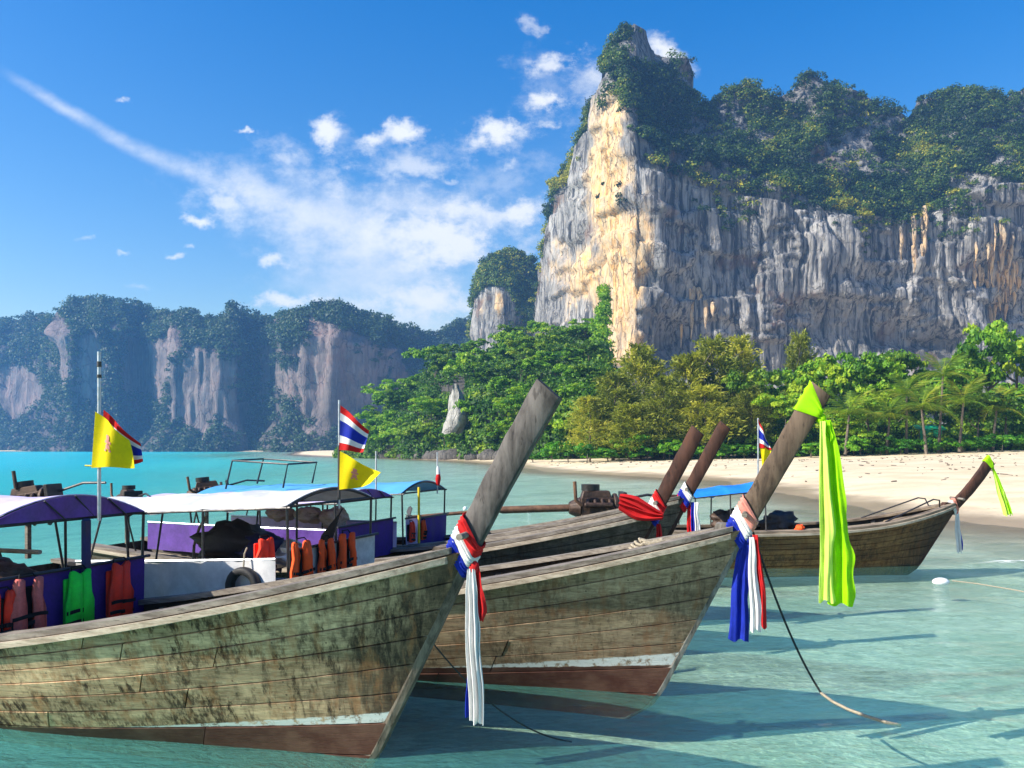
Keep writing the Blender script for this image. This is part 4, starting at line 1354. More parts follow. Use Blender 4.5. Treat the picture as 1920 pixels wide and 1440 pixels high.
class Boat:
    """hull lines of one long-tail boat. Local frame: x forward from the stem at the waterline, y to port, z up."""
    def __init__(s, root, sheer, rake, zg0, bmax, length=STERN, keel=-.27, fine=1.5):
        s.root, s.sheer, s.rake, s.zg0, s.bmax, s.L, s.keel, s.fine = root, sorted(sheer), rake, zg0, bmax, length, keel, fine
        s.xg0 = rake * zg0

    def stem_x(s, z):
        return s.rake * z if z >= 0 else s.rake * z - 2.6 * z * z

    def zg(s, t):
        x = s.xg0 * (1 - t) - s.L * t
        xs, ys = zip(*s.sheer)
        # smooth the table
        return float(np.mean([np.interp(x + d, xs, ys) for d in (-.5, -.25, 0, .25, .5)])) if -s.L + .5 < x < s.xg0 - .6 else float(np.interp(x, xs, ys))

    def P(s, t, v, side, off=0.0):
        zk = s.keel + .25 * sstep(.7, 1, t)
        zg = s.zg(t)
        z = zk + (zg - zk) * v
        z0 = s.keel + (s.zg0 - s.keel) * v
        x = s.stem_x(z0) * (1 - t) - s.L * t
        d = t * (s.L + s.xg0)
        b = s.bmax * (1 - math.exp(-(d / s.fine) ** .92)) * (1 - .32 * float(sstep(.55, 1, t)))
        p = .80 + (.36 - .80) * float(sstep(0, 3.6, d))
        y = b * v ** p + .035 + off
        return Vector((x, side * y, z))

    def xin(s, x, v, side, off=0.0):
        """the point of the hull line v at local x"""
        lo, hi = 0.0, 1.0
        for _ in range(26):
            m = (lo + hi) / 2
            if s.P(m, v, side).x > x:
                lo = m
            else:
                hi = m
        return s.P((lo + hi) / 2, v, side, off)


STRAKES = [0, .15, .29, .42, .54, .655, .765, .875, 1.0]


def ts(n, a=0.0, b=1.0):
    return [(a ** (1 / 1.5) + (b ** (1 / 1.5) - a ** (1 / 1.5)) * i / n) ** 1.5 for i in range(n + 1)]


def hull(B, hm, seed, both=True, ribs=12, gm='gun', rm='rail'):
    rg = random.Random(seed)
    # inner hull, standing just inside the planking
    mb = MB()
    T = ts(30)
    V = [0, .04, .1, .2, .32, .45, .58, .72, .86, .985]
    for side in (-1, 1):
        mb.loft([[B.P(t, v, side, -.03) if v else Vector((B.P(t, 0, 1).x, 0, B.P(t, 0, 1).z)) for v in V] for t in T])
    last = [B.P(1, v, 1, -.03) for v in V]
    for a, b in zip(last[:-1], last[1:]):
        mb.quad(a, b, Vector((b.x, -b.y, b.z)), Vector((a.x, -a.y, a.z)))
    mb.build('hull', M['shell'], B.root, True)
    # planking: strakes in butt-jointed lengths
    for side in (-1, 1):
        for k in range(len(STRAKES) - 1):
            cuts = [0.0]
            while cuts[-1] < 1:
                nx = cuts[-1] + rg.uniform(.22, .36)
                if cuts[-1] == 0:
                    nx = rg.uniform(.15, .34)
                cuts.append(1.0 if nx > .86 else nx)
            for a, b in zip(cuts[:-1], cuts[1:]):
                proud = rg.uniform(.0, .008)
                rows = []
                n = max(4, int((b - a) * 26))
                for t in ts(n, a + (.0006 if a else 0), b - .0006):
                    g = .006
                    h = max(.2, B.zg(t) - B.keel)
                    v0, v1 = STRAKES[k] + (g / h if k else 0), STRAKES[k + 1] - g / h
                    if v0 == 0:
                        v0 = .004
                    rows.append([B.P(t, v0 + (v1 - v0) * q, side, .004 + proud + (.004 * q)) for q in (0, .5, 1)])
                if side > 0:
                    rows = [r[::-1] for r in rows]
                MB().sheet(rows, .024).build('plank', M[hm], B.root, True)
    # gunwale cap and rubbing strip on each side
    for side in (-1, 1):
        rows, rows2 = [], []
        for t in ts(34, .012, 1):
            p = B.P(t, 1, side)
            w = min(.17, abs(p.y) * .9)
            i = Vector((0, -side * w, 0))
            e = Vector((0, side * .028, 0))
            rows.append([p + e + Vector((0, 0, .0)), p + e + Vector((0, 0, .045)), p + i + Vector((0, 0, .05)), p + i])
            q = B.P(t, .985, side, .016)
            q2 = Vector((0, side * .05, 0))
            rows2.append([q + Vector((0, 0, -.045)), q + q2 + Vector((0, 0, -.038)), q + q2 + Vector((0, 0, .008)), q + Vector((0, 0, .012))])
        MB().loft(rows, True, True).build('gunwale', M[gm], B.root)
        MB().loft(rows2, True, True).build('rub_rail', M[rm], B.root)
    # frames inside, stringers, floor boards
    for k in range(ribs):
        t = .12 + .74 * k / (ribs - 1)
        w = .035 / (B.L + B.xg0)
        rows = []
        for side, vs in ((-1, V[::-1]), (1, V[1:])):
            for v in vs:
                if v == .985:
                    v = .95
                if v == 0:
                    c0 = B.P(t, .04, 1).z
                    rows.append([Vector((B.P(t - w, 0, 1).x, 0, c0)), Vector((B.P(t + w, 0, 1).x, 0, c0)), Vector((B.P(t + w, 0, 1).x, 0, c0 + .05)), Vector((B.P(t - w, 0, 1).x, 0, c0 + .05))])
                    continue
                rows.append([B.P(t - w, v, side, -.032), B.P(t + w, v, side, -.032), B.P(t + w, v, side, -.085), B.P(t - w, v, side, -.085)])
        MB().loft(rows, True, True).build('rib', M['gun'], B.root)
    for side in (-1, 1):
        for v, w in ((.86, .05), (.70, .045)):
            rows = []
            for t in ts(26, .05, .96):
                p = B.P(t, v, side, -.115)
                rows.append([p, p + Vector((0, side * .03, 0)), p + Vector((0, side * .03, w)), p + Vector((0, 0, w))])
            MB().loft(rows, True, True).build('stringer', M['pale'], B.root)
    zf = .13
    x0, x1 = .05, -B.L + .4
    for q in range(6):
        f0, f1 = -1 + q / 3 + .008, -1 + (q + 1) / 3 - .008
        rows = []
        for i in range(15):
            x = x0 + (x1 - x0) * i / 14
            tt = min(max((x0 + .4 - x) / (B.L + .4), .02), 1)
            h = B.zg(tt) - B.keel
            b = abs(B.xin(x, (zf - B.keel) / h, 1).y) - .05
            b = max(b, .02)
            rows.append([(x, b * f0, zf), (x, b * f1, zf), (x, b * f1, zf + .025), (x, b * f0, zf + .025)])
        MB().loft(rows, True, True).build('deck_board', M['deck'], B.root)


def thwart(B, x, drop=.12, w=.24, mat='pale'):
    t = None
    p = B.xin(x, .8, 1)
    y = abs(p.y) - .09
    return MB().box((x, 0, p.z + .02), (w, 2 * y, .035)).build('thwart', M[mat], B.root, bevel=.006)


def foredeck(B, xa, xb, mat):
    rows = []
    for i in range(9):
        x = xa + (xb - xa) * i / 8
        p = B.xin(x, .93, 1)
        y = max(abs(p.y) - .05, .015)
        rows.append([(x, -y, p.z - .05), (x, y, p.z - .05), (x, y, p.z), (x, -y, p.z)])
    MB().loft(rows, True, True).build('foredeck', M[mat], B.root)


def prow(B, top, wid, th, mat, stem_mat, bend=0.0, flare=1.12):
    """the stem timber from keel to gunwale and the tall prow plank above it. top = (x, z) of its upper end"""
    rows = []
    for i in range(13):
        z = B.keel + (B.zg0 + .02 - B.keel) * i / 12
        x = B.stem_x(z)
        w = .24 + .04 * i / 12
        h = .052
        rows.append([(x + .055, -h * .75, z), (x + .055, h * .75, z), (x + .01, h + .006, z), (x - w, h + .006 + .02 * i / 12, z), (x - w, -h - .006 - .02 * i / 12, z), (x + .01, -h - .006, z)])
    MB().loft(rows, True, True).build('stem_post', M[stem_mat], B.root)
    a = Vector((B.stem_x(B.zg0 - .22), 0, B.zg0 - .22))
    b = Vector((top[0], 0, top[1]))
    d = (b - a).normalized()
    n = Vector((-d.z, 0, d.x))                     # towards the stern
    rows = []
    for i in range(15):
        k = i / 14
        c = a + (b - a) * k + n * (bend * math.sin(math.pi * k)) + Vector((0, .004 * math.sin(i * 1.7), 0))
        w = wid * (.92 + (flare - .92) * k) * (1 + .02 * math.sin(i * 2.1))
        h = th / 2 * (1 + .10 * k)
        ch = .012
        f, r = c + n * -.05, c + n * (w - .05)
        if i == 14:
            f = f - d * .02
            r = r + d * .02
        rows.append([f + Vector((0, -h + ch, 0)), f + Vector((0, h - ch, 0)), f + n * ch + Vector((0, h, 0)), r - n * ch + Vector((0, h, 0)), r + Vector((0, h - ch, 0)), r + Vector((0, -h + ch, 0)), r - n * ch + Vector((0, -h, 0)), f + n * ch + Vector((0, -h, 0))])
    MB().loft(rows, True, True).build('prow_plank', M[mat], B.root, True)
    B.pa, B.pd, B.pn, B.pw, B.pth = a, d, n, wid, th
    B.plen = (b - a).length
    B.bend = bend
    # mooring bitt through the foot of the prow
    p = a + d * .34 + n * (wid * .4)
    MB().tube([p + Vector((.02, -.22, .0)), p + Vector((0, .22, .01))], .026, 8).build('mooring_pin', M['gun'], B.root, True)


def canopy(B, xf, xr, half, ze, zr, roof, val, nb=4, valance=True, post='steel', fall=.15):
    """arched awning on tube frames: xf front, xr rear, half breadth, eave and ridge height"""
    def arc(u, x, up=0.0):
        return Vector((x, half * u, ze + (zr - ze) * (1 - abs(u) ** 1.9) + up - fall * (x - xf) / (xr - xf)))
    us = np.linspace(-1, 1, 15)
    xs = np.linspace(xf, xr, 25)
    rows = []
    for i, x in enumerate(xs):
        sag = -.03 * abs(math.sin(math.pi * (i / 24) * (nb - 1)))
        rows.append([arc(u, x, sag + .012 + .010 * math.sin(u * 11 + i * 2.3) * (abs(sag) / .03) + (-.02 * abs(math.sin(i * 1.1)) if abs(u) == 1 else 0)) for u in us])
    MB().sheet(rows, .008).build('canopy_roof', M[roof], B.root, True)
    for i in range(nb):
        x = xf + (xr - xf) * i / (nb - 1)
        MB().tube([arc(u, x, -.012) for u in us], .016, 6).build('arch', M[post], B.root, True)
        for sy in (-1, 1):
            g = B.xin(x, 1, sy)
            MB().tube([(x, sy * (abs(g.y) - .10), g.z), (x, sy * half, ze - fall * (x - xf) / (xr - xf))], .015, 6).build('post', M[post], B.root, True)
    for sy in (-1, 1):
        MB().tube([(xf + .04, sy * half, ze - .015), (xr - .04, sy * half, ze - .015 - fall)], .014, 6).build('eave_rail', M[post], B.root, True)
    MB().tube([(xf, -half, ze - .005), (xf, half, ze - .005)], .016, 6).build('front_bar', M[post], B.root, True)
    if valance:
        rows = [[Vector((xf + .02 + .02 * math.sin(u * 9) * (1 - k), half * u * .985, (ze + .01) * (1 - k) + arc(u, xf).z * k)) for u in us] for k in (0, .35, .7, 1)]
        MB().sheet(rows, .006).build('canopy_valance', M[val], B.root, True)
        for u in (-.35, .02, .45):
            MB().tube([arc(u, xf + .03), (xf + .03, half * (u + .25), ze)], .008, 5).build('valance_stay', M[post], B.root)


def front_panel(B, x, half, zt, zb, mat, y0=None, y1=None):
    y0 = -half if y0 is None else y0
    y1 = half if y1 is None else y1
    ys = np.linspace(y0, y1, 17)
    rows = [[(x + .015 * math.sin(y * 13 + k) * (1 - k), y, zb + (zt - zb) * k) for y in ys] for k in (0, .4, .8, 1)]
    p = MB().sheet(rows, .01).build('front_panel', M[mat], B.root, True)
    MB().tube([(x + .02, y0 - .05, zt + .01), (x + .02, y1 + .05, zt + .01)], .016, 6).build('front_rail', M['steel'], B.root, True)
    return p


def side_panel(B, xa, xb, side, zt, drop, mat, wav=.012, out=.03, name='side_panel', fall=0.0):
    rows = []
    n = 25
    for i in range(n):
        x = xa + (xb - xa) * i / (n - 1)
        g = B.xin(x, 1, side)
        y = side * (abs(g.y) + out)
        zt_ = zt - fall * i / (n - 1)
        w = wav * math.sin(i * 1.3) + wav * .6 * math.sin(i * 2.9)
        rows.append([(x, y + side * w * .3, zt_), (x, y + side * w * .8, zt_ - drop * .45), (x, y + side * (w + .005), zt_ - drop)])
    MB().sheet(rows, .008).build(name, M[mat], B.root, True)
    a = B.xin(xa, 1, side)
    b = B.xin(xb, 1, side)
    MB().tube([(xa, side * (abs(a.y) + out), zt + .01), ((xa + xb) / 2, side * (abs(B.xin((xa + xb) / 2, 1, side).y) + out), zt + .01 - fall / 2), (xb, side * (abs(b.y) + out), zt + .01 - fall)], .016, 6).build('side_rail', M['galv'], B.root, True)


def engine(B, x, z, pitch=0.12, shaft=3.4, yaw=0.0, s=1.0, pipe=True):
    """car engine balanced on a pivot at the stern, with its long tail shaft and propeller"""
    e = put('engine', None, B.root)
    e.location = (x, 0, z)
    e.rotation_euler = (0, pitch, math.pi + yaw)    # its own +x points astern
    e.scale = (s, s, s)
    mb = MB()
    mb.box((-.05, 0, .0), (.58, .30, .30))
    mb.box((-.05, 0, -.2), (.46, .22, .16), taper=1.2)
    mb.box((-.02, 0, .20), (.50, .22, .12), taper=.85)
    mb.tube([(-.36, 0, 0), (-.30, 0, 0)], .22, 14)
    mb.tube([(.24, 0, -.02), (.42, 0, -.02)], [.18, .10], 12)
    for k in range(4):
        mb.tube([(-.22 + k * .12, .15, .12), (-.22 + k * .12, .24, .05)], .035, 6)
    mb.tube([(-.26, .24, .04), (.2, .24, .04)], .045, 8)
    eb = mb.mesh('engine_block', M['engine'], bevel=.012)
    put('engine_block', eb, e)
    MB().tube([(.06, -.05, .26), (.06, -.05, .36)], .15, 14).build('air_filter', M['enginedk'], e, True)
    MB().box((-.46, 0, .04), (.07, .42, .40)).build('radiator', M['enginedk'], e, bevel=.01)
    MB().tube([(.24, .24, .04), (.34, .26, .12), (.36, .26, .42)], .03, 8).build('exhaust_pipe', M['rust'], e, True)
    MB().tube([(-.45, -.1, .1), (-.9, -.15, .18), (-1.3, -.12, .12)], .022, 7).build('tiller', M['steel'], e, True)
    MB().tube([(-.1, -.22, -.25), (-.05, 0, -.38), (-.1, .22, -.25)], .03, 7).build('pivot_yoke', M['steel'], e, True)
    MB().tube([(.4, 0, -.02), (1.5, 0, -.05), (1.6, 0, -.05), (shaft, 0, -.16)], [.06, .06, .032, .026], 8).build('tail_shaft', M['rust'], e, True)
    pb = MB()
    for k in range(3):
        a = k * 2.094
        u = Vector((0, math.cos(a), math.sin(a)))
        w = Vector((.05, -math.sin(a) * .06, math.cos(a) * .06))
        c = Vector((shaft, 0, -.16))
        pb.sheet([[c + u * .03 - w * .4, c + u * .03 + w * .4], [c + u * .13 - w, c + u * .13 + w], [c + u * .19 - w * .3, c + u * .19 + w * .3]], .01)
    pb.tube([(shaft - .05, 0, -.158), (shaft + .05, 0, -.162)], .035, 8)
    pb.build('propeller', M['steel'], e)
    if pipe:
        MB().tube([(.1, .1, .26), (.1, .1, .55)], .03, 8).build('intake_pipe', M['engine'], e, True)
    # stand on the transom
    MB().box((x, 0, z - .5), (.05, .06, .5)).build('engine_stand', M['gun'], B.root)


ANG = math.radians(-20)
UA = Vector((math.cos(ANG), math.sin(ANG), 0))
LA = Vector((-math.sin(ANG), math.cos(ANG), 0))


def boat_root(label, x, y, ang=ANG, group='long-tail boats moored in the shallows'):
    return thing('longtail_boat', label, 'boat', (x, y, 0), ang, group)


def W(root, p):
    """boat-local point to world"""
    return Matrix.Translation(root.location) @ Matrix.Rotation(root.rotation_euler.z, 4, 'Z') @ Vector(p)


SHEER = [(.85, 1.655), (-.1, 1.42), (-.58, 1.305), (-1.2, 1.17), (-1.78, 1.05), (-2.94, .84), (-4.2, .70), (-5.5, .64), (-7, .68), (-8.6, .80)]

# boat in front
rA = boat_root('nearest long-tail boat, weathered olive planks and grey prow, purple canopy', -1.087, 6.30)
A = Boat(rA, SHEER, .505, 1.64, .98)
hull(A, 'hullA', 1)
prow(A, (1.50, 2.80), .215, .085, 'prowA', 'stemA', .015, 1.05)
foredeck(A, .35, -.7, 'deck')
for x in (-1.5, -2.3, -6.8):
    thwart(A, x)
canopy(A, -3.15, -7.4, .86, 1.755, 1.965, 'lilac', 'purple', 5, fall=.12)
front_panel(A, -3.12, .84, 1.30, .62, 'deeppurple')
side_panel(A, -3.2, -6.5, -1, 1.26, .48, 'deeppurple')
engine(A, -8.3, 1.45, .10, 3.2, 0, .8)
MB().box((-3.1, .12, 1.46), (.05, .10, .58)).build('rolled_curtain', M['navy'], rA, bevel=.02)

# second boat with the lime ribbon
rB = boat_root('second long-tail boat, brown planks and white waterline band, lime ribbon on its prow', 1.42, 7.88)
B = Boat(rB, SHEER, .505, 1.67, .95)
hull(B, 'hullB', 2, ribs=14)
prow(B, (1.55, 2.92), .215, .085, 'prowB', 'stemgrey', .0, 1.0)
foredeck(B, .35, -.45, 'pale')
for x in (-1.6, -2.6, -6.8):
    thwart(B, x)
canopy(B, -3.68, -8.0, .86, 1.80, 1.95, 'whitetarp', 'whitetarp', 5, False, fall=.24)
front_panel(B, -3.62, .84, 1.34, .62, 'canvaswhite')
side_panel(B, -3.75, -6.6, -1, 1.25, .58, 'whitetarp', .04, fall=.17)
engine(B, -8.4, 1.68, .16, 3.2, .3, .8)

# third and fourth, behind the second
rC = boat_root('third long-tail boat in the row, dark hull, left one of the twin dark prows', 1.22, 11.07)
Cb = Boat(rC, SHEER, .505, 1.56, .92)
Cb.sheer = sorted([(x, z * .945) for x, z in SHEER])
hull(Cb, 'hullC', 3, ribs=10)
prow(Cb, (1.36, 2.62), .20, .08, 'prowC', 'prowC', .0, 1.0)
thwart(Cb, -1.4)
thwart(Cb, -2.4)
canopy(Cb, -3.7, -7.6, .84, 1.62, 1.77, 'lilac', 'purple', 4)
front_panel(Cb, -3.66, .82, 1.26, .70, 'deeppurple')
side_panel(Cb, -3.75, -7.2, -1, 1.22, .42, 'purple')
engine(Cb, -8.4, 1.50, .02, 3.2, -.5, .72, False)

rD = boat_root('fourth long-tail boat in the row, light blue canopy, right one of the twin dark prows', 1.95, 12.77)
Db = Boat(rD, SHEER, .505, 1.655, .92)
hull(Db, 'hullC', 4, ribs=10)
prow(Db, (1.44, 2.74), .20, .08, 'prowC', 'prowC', .0, 1.0)
thwart(Db, -1.4)
canopy(Db, -3.7, -8.0, .84, 1.66, 1.83, 'lightblue', 'darktarp', 4, False)
front_panel(Db, -3.66, .82, 1.20, .72, 'deeppurple', -.35, .82)
front_panel(Db, -3.64, .82, 1.24, .74, 'lilac', -.82, -.36)
side_panel(Db, -3.75, -7.2, -1, 1.18, .40, 'lilac')
engine(Db, -8.4, 1.54, .10, 3.2, .7, .85, False)
# white curling beast printed on the lilac panel
mb = MB()
for pts in ([(-.70, .90), (-.62, 1.02), (-.54, .98), (-.58, .90), (-.48, .86), (-.43, .96), (-.46, 1.08)], [(-.68, 1.10), (-.58, 1.14), (-.50, 1.10)], [(-.72, .84), (-.66, .95)], [(-.42, .84), (-.40, 1.12)]):
    mb.sheet([[(-3.618, y - .016, z - .012), (-3.618, y + .016, z + .012)] for y, z in pts], .004)
mb.build('printed_emblem', M['white'], rD)
# roof rails on the light blue canopy
for pts in ([(-6.2, -.6, 1.70), (-6.1, -.6, 2.12), (-7.3, -.6, 2.18), (-7.45, -.6, 1.66)], [(-6.2, .3, 1.75), (-6.1, .3, 2.14), (-7.3, .3, 2.2), (-7.45, .3, 1.72)], [(-6.1, -.6, 2.12), (-6.1, .3, 2.14)], [(-7.3, -.6, 2.18), (-7.3, .3, 2.2)]):
    MB().tube(pts, .018, 6).build('roof_rail', M['steel'], rD, True)
MB().tube([(-3.55, -.52, .8), (-3.55, -.52, 1.75)], .022, 8).build('yellow_post', M['yellowpole'], rD, True)

# the boat by the beach, lying broadside
rE = boat_root('smaller brown long-tail boat lying broadside nearest the beach', 8.42, 16.7, math.radians(3))
E = Boat(rE, [(.84, 1.26), (.3, 1.12), (-.2, 1.0), (-.7, .90), (-1.3, .82), (-2.2, .76), (-2.9, .74), (-4.5, .72), (-7, .78)], .665, 1.26, .78, 7.1, -.22, 1.3)
hull(E, 'hullD', 5, ribs=12, gm='deck')
prow(E, (1.62, 2.12), .22, .075, 'prowC', 'prowC', -.045, .95)
foredeck(E, .3, -.5, 'deck')
for x in (-1.0, -1.9, -2.8):
    thwart(E, x, mat='deck')
canopy(E, -3.45, -4.85, .62, 1.58, 1.70, 'bluetarp', 'bluetarp', 3, False)
engine(E, -6.75, 1.22, .0, 3.0, 0, 1.25, False)
MB().tube([(-.95, -.5, .92), (.18, -.28, 1.36), (.32, -.26, 1.34), (.36, -.2, 1.2)], .016, 6).build('bow_handrail', M['steel'], rE, True)
MB().tube([(-.95, .5, .92), (.18, .28, 1.36), (.32, .26, 1.34), (.36, .2, 1.2)], .016, 6).build('bow_handrail', M['steel'], rE, True)

# ------------------------------------------------------------------ ribbons on the prows
class Local:
    """a thing standing at a point of a boat and turned like the boat; lp() brings boat coordinates into it"""
    def __init__(s, boat, base, name, label, cat, group=None):
        s.b = Vector(base)
        s.t = thing(name, label, cat, W(boat.root, base), boat.root.rotation_euler.z, group)

    def lp(s, p):
        return Vector(p) - s.b


def loop_pts(B, h, tilt=0.0, pad=.012, n=26, extra_y=0.0):
    """points round the prow plank at distance h along it"""
    out = []
    f, r = -.05 - pad, B.pw * .97 - .05 + pad
    c, hw = (f + r) / 2, (r - f) / 2
    for i in range(n):
        a = 2 * math.pi * i / n
        ca, sa = math.cos(a), math.sin(a)
        e = .38
        q = c - hw * math.copysign(abs(ca) ** e, ca)
        y = (B.pth / 2 + pad + extra_y) * math.copysign(abs(sa) ** e, sa)
        bend = B.pn * (B.bend * math.sin(math.pi * min(1, max(0, h / B.plen))))
        out.append((B.pa + B.pd * (h + tilt * (q - c)) + B.pn * q + bend + Vector((0, y, 0)), q, Vector((B.pn.x * -ca, sa, B.pn.z * -ca))))
    return out


def wrap(L, B, h, w0, w1, mat, tilt=0.0, pad=.012, ey=0.0, seed=0, name='wrap'):
    """a band of cloth round the prow, w0 wide in front and w1 behind, with soft folds"""
    pts = loop_pts(B, h, tilt, pad, 30, ey)
    qs = [q for _, q, _ in pts]
    lo, hi = min(qs), max(qs)
    rows = []
    for i, (p, q, o) in enumerate(pts):
        w = w0 + (w1 - w0) * (q - lo) / (hi - lo)
        rows.append([L.lp(p + B.pd * w * k + o * (.008 * math.sin(k * 19 + seed + i * .45 + 1.5 * math.sin(i * .8 + seed)))) for k in (-.5, -.36, -.22, -.08, .06, .2, .34, .5)])
    MB().sheet(rows, .006, closed=True).build(name, M[mat], L.t, True)


def tail(L, p0, prof, mat, y=0.0, folds=2.5, amp=.018, ph=0.0, na=19, name='tail'):
    """a hanging length of ribbon: prof = (drop, shift along the boat, width)"""
    p0 = Vector(p0)
    rows = []
    n = 40
    ds = [a[0] for a in prof]
    for i in range(n + 1):
        d = ds[-1] * i / n
        dx = np.interp(d, ds, [a[1] for a in prof])
        w = np.interp(d, ds, [a[2] for a in prof])
        k = i / n
        row = []
        for j in range(na):
            u = j / (na - 1) - .5
            a_ = amp * min(1, k * 2 + .15)
            cr = float(fbm3(u * 4.5 + ph * 3, d * 2.4 + ph, ph, 91, 3)) - .5
            yy = y + a_ * math.sin(u * folds * 6.283 + ph + k * 1.6 + cr * 2.5) + a_ * .5 * math.sin(u * 17 + ph * 2 + cr * 4) + .025 * cr * min(1, k * 3)
            w = w * (1 + .10 * (float(vnoise(d * 6 + ph, ph, 0, 95)) - .5) * .3)
            hem = .016 * math.sin(u * 9 + ph) + .02 * cr if i == n else 0
            row.append(L.lp(p0 + Vector((dx + u * w + .006 * math.sin(k * 9 + ph), yy, -d + hem))))
        rows.append(row)
    MB().sheet(rows, .004).build(name, M[mat], L.t, True)


def knot(L, p, r, mat):
    mb = MB()
    rows = []
    for i in range(9):
        a = math.pi * i / 8
        rows.append([L.lp(Vector(p) + Vector((math.sin(a) * math.cos(b) * r * (1 + .18 * math.sin(3 * b + i)), math.sin(a) * math.sin(b) * r, math.cos(a) * r * 1.25))) for b in np.linspace(0, 2 * math.pi, 12, endpoint=False)])
    mb.loft(rows, True).build('knot', M[mat], L.t, True)


# nearest boat: blue, white and red sash round the foot of the prow, long white tail
base = A.pa + A.pd * .22
L = Local(A, base, 'tricolour_ribbon', 'red, white and blue sash on the grey prow with long white hanging tail', 'ribbon', 'ribbons tied on the prows')
wrap(L, A, .17, .085, .10, 'blue', .62, .014, .035, 1)
wrap(L, A, .255, .085, .10, 'white', .60, .016, .03, 2)
wrap(L, A, .345, .095, .11, 'red', .58, .015, .025, 3)
fr = A.pa + A.pd * .17 + A.pn * -.075
knot(L, fr + Vector((.0, -.03, -.02)), .045, 'red')
tail(L, fr + Vector((.012, -.05, .0)), [(0, 0, .05), (.2, .035, .085), (.34, .05, .075), (.40, .055, .02)], 'red', .012, 1.6, .014, 1.0)
tail(L, fr + Vector((-.01, -.06, -.02)), [(0, 0, .05), (.15, .0, .085), (.5, .025, .10), (.85, .045, .12), (1.13, .055, .115)], 'white', -.01, 2.6, .02, .3)
tail(L, fr + Vector((-.02, -.045, -.05)), [(0, 0, .03), (.6, .0, .06), (1.08, .0, .10)], 'blue', .03, 1.4, .016, 2.0)

# second boat: sash with a broad blue, white and red tail
base = B.pa + B.pd * .22
L = Local(B, base, 'tricolour_ribbon', 'blue, white and red sash with broad tail on the brown prow', 'ribbon', 'ribbons tied on the prows')
wrap(L, B, .15, .10, .12, 'blue', .62, .014, .035, 1)
wrap(L, B, .25, .10, .12, 'white', .60, .016, .03, 2)
wrap(L, B, .355, .11, .13, 'coral', .58, .015, .025, 3)
fr = B.pa + B.pd * .15 + B.pn * -.075
knot(L, fr + Vector((-.01, -.03, -.0)), .045, 'blue')
tail(L, fr + Vector((-.03, -.05, .0)), [(0, 0, .05), (.15, -.03, .12), (.5, -.05, .15), (.95, -.06, .20)], 'blue', .0, 1.6, .02, .4)
tail(L, fr + Vector((.02, -.06, .03)), [(0, 0, .04), (.2, .015, .07), (.6, .03, .085), (.87, .05, .10)], 'white', -.03, 1.8, .014, 1.2)
tail(L, fr + Vector((.05, -.05, .05)), [(0, 0, .04), (.2, .03, .07), (.6, .06, .07), (.86, .075, .07)], 'red', -.015, 1.5, .014, 2.2)

# lime cloth round the top of the same prow
h = B.plen - .17
L = Local(B, B.pa + B.pd * h, 'prow_scarf', 'long chartreuse cloth knotted round the top of the tall brown prow', 'ribbon', 'ribbons tied on the prows')
wrap(L, B, h + .005, .07, .30, 'lime', .34, .014, .0, 4)
fr = B.pa + B.pd * (h - .07) + B.pn * -.085
knot(L, fr, .042, 'lime')
tail(L, fr + Vector((.03, -.01, -.01)), [(0, 0, .05), (.14, .03, .07), (.2, .04, .015)], 'lime', -.02, 1.2, .012, .5, name='loose_end')
tail(L, fr + Vector((.035, -.015, -.01)), [(0, 0, .07), (.25, .045, .12), (.7, .085, .17), (1.2, .115, .215), (1.68, .13, .235)], 'lime', .0, 1.6, .030, .6)
tail(L, fr + Vector((.0, -.035, -.02)), [(0, 0, .04), (.3, .02, .07), (.9, .035, .11), (1.64, .05, .135)], 'limelit', -.03, 1.2, .022, 2.1)

# twin dark prows
L = Local(Cb, Cb.pa + Cb.pd * .25, 'tricolour_ribbon', 'red, white and blue sash with bunched red cloth on left twin prow', 'ribbon', 'ribbons tied on the prows')
wrap(L, Cb, .17, .10, .12, 'blue', .6, .016, .03, 1)
wrap(L, Cb, .27, .09, .11, 'white', .58, .016, .025, 2)
wrap(L, Cb, .37, .10, .12, 'red', .56, .016, .02, 3)
mb = MB()
for k in range(3):
    rows = []
    for i in range(13):
        u = i / 12
        c = Vector((.88 - .55 * u, -.17 - .16 * u + .03 * k, 1.50 + .14 * u - .05 * math.sin(u * 3.1 + k) + .03 * k))
        rows.append([L.lp(c + Vector((0, -.03 * math.sin(j * 2 + k), .036 * (j - 2) * (1.1 - 1.2 * abs(u - .6))))) for j in range(5)])
    mb.sheet(rows, .012)
mb.build('draped_cloth', M['red'], L.t, True)
fr = Cb.pa + Cb.pd * .1 + Cb.pn * -.08
tail(L, fr + Vector((0, -.03, 0)), [(0, 0, .05), (.3, .02, .10), (.6, .02, .12)], 'red', 0, 2, .02)
L = Local(Db, Db.pa + Db.pd * .25, 'tricolour_ribbon', 'blue, white and red sash on the right twin dark prow', 'ribbon', 'ribbons tied on the prows')
wrap(L, Db, .30, .10, .12, 'white', .6, .016, .03, 1)
wrap(L, Db, .20, .10, .12, 'blue', .58, .016, .03, 2)
wrap(L, Db, .11, .09, .11, 'red', .56, .016, .03, 3)
fr = Db.pa + Db.pd * .2 + Db.pn * -.08
for k, mt in enumerate(('red', 'blue', 'white')):
    tail(L, fr + Vector((-.05 + k * .06, -.03, 0)), [(0, 0, .05), (.3, .02, .07), (.62, .02, .08)], mt, -.01 * k, 1.5, .015, k)
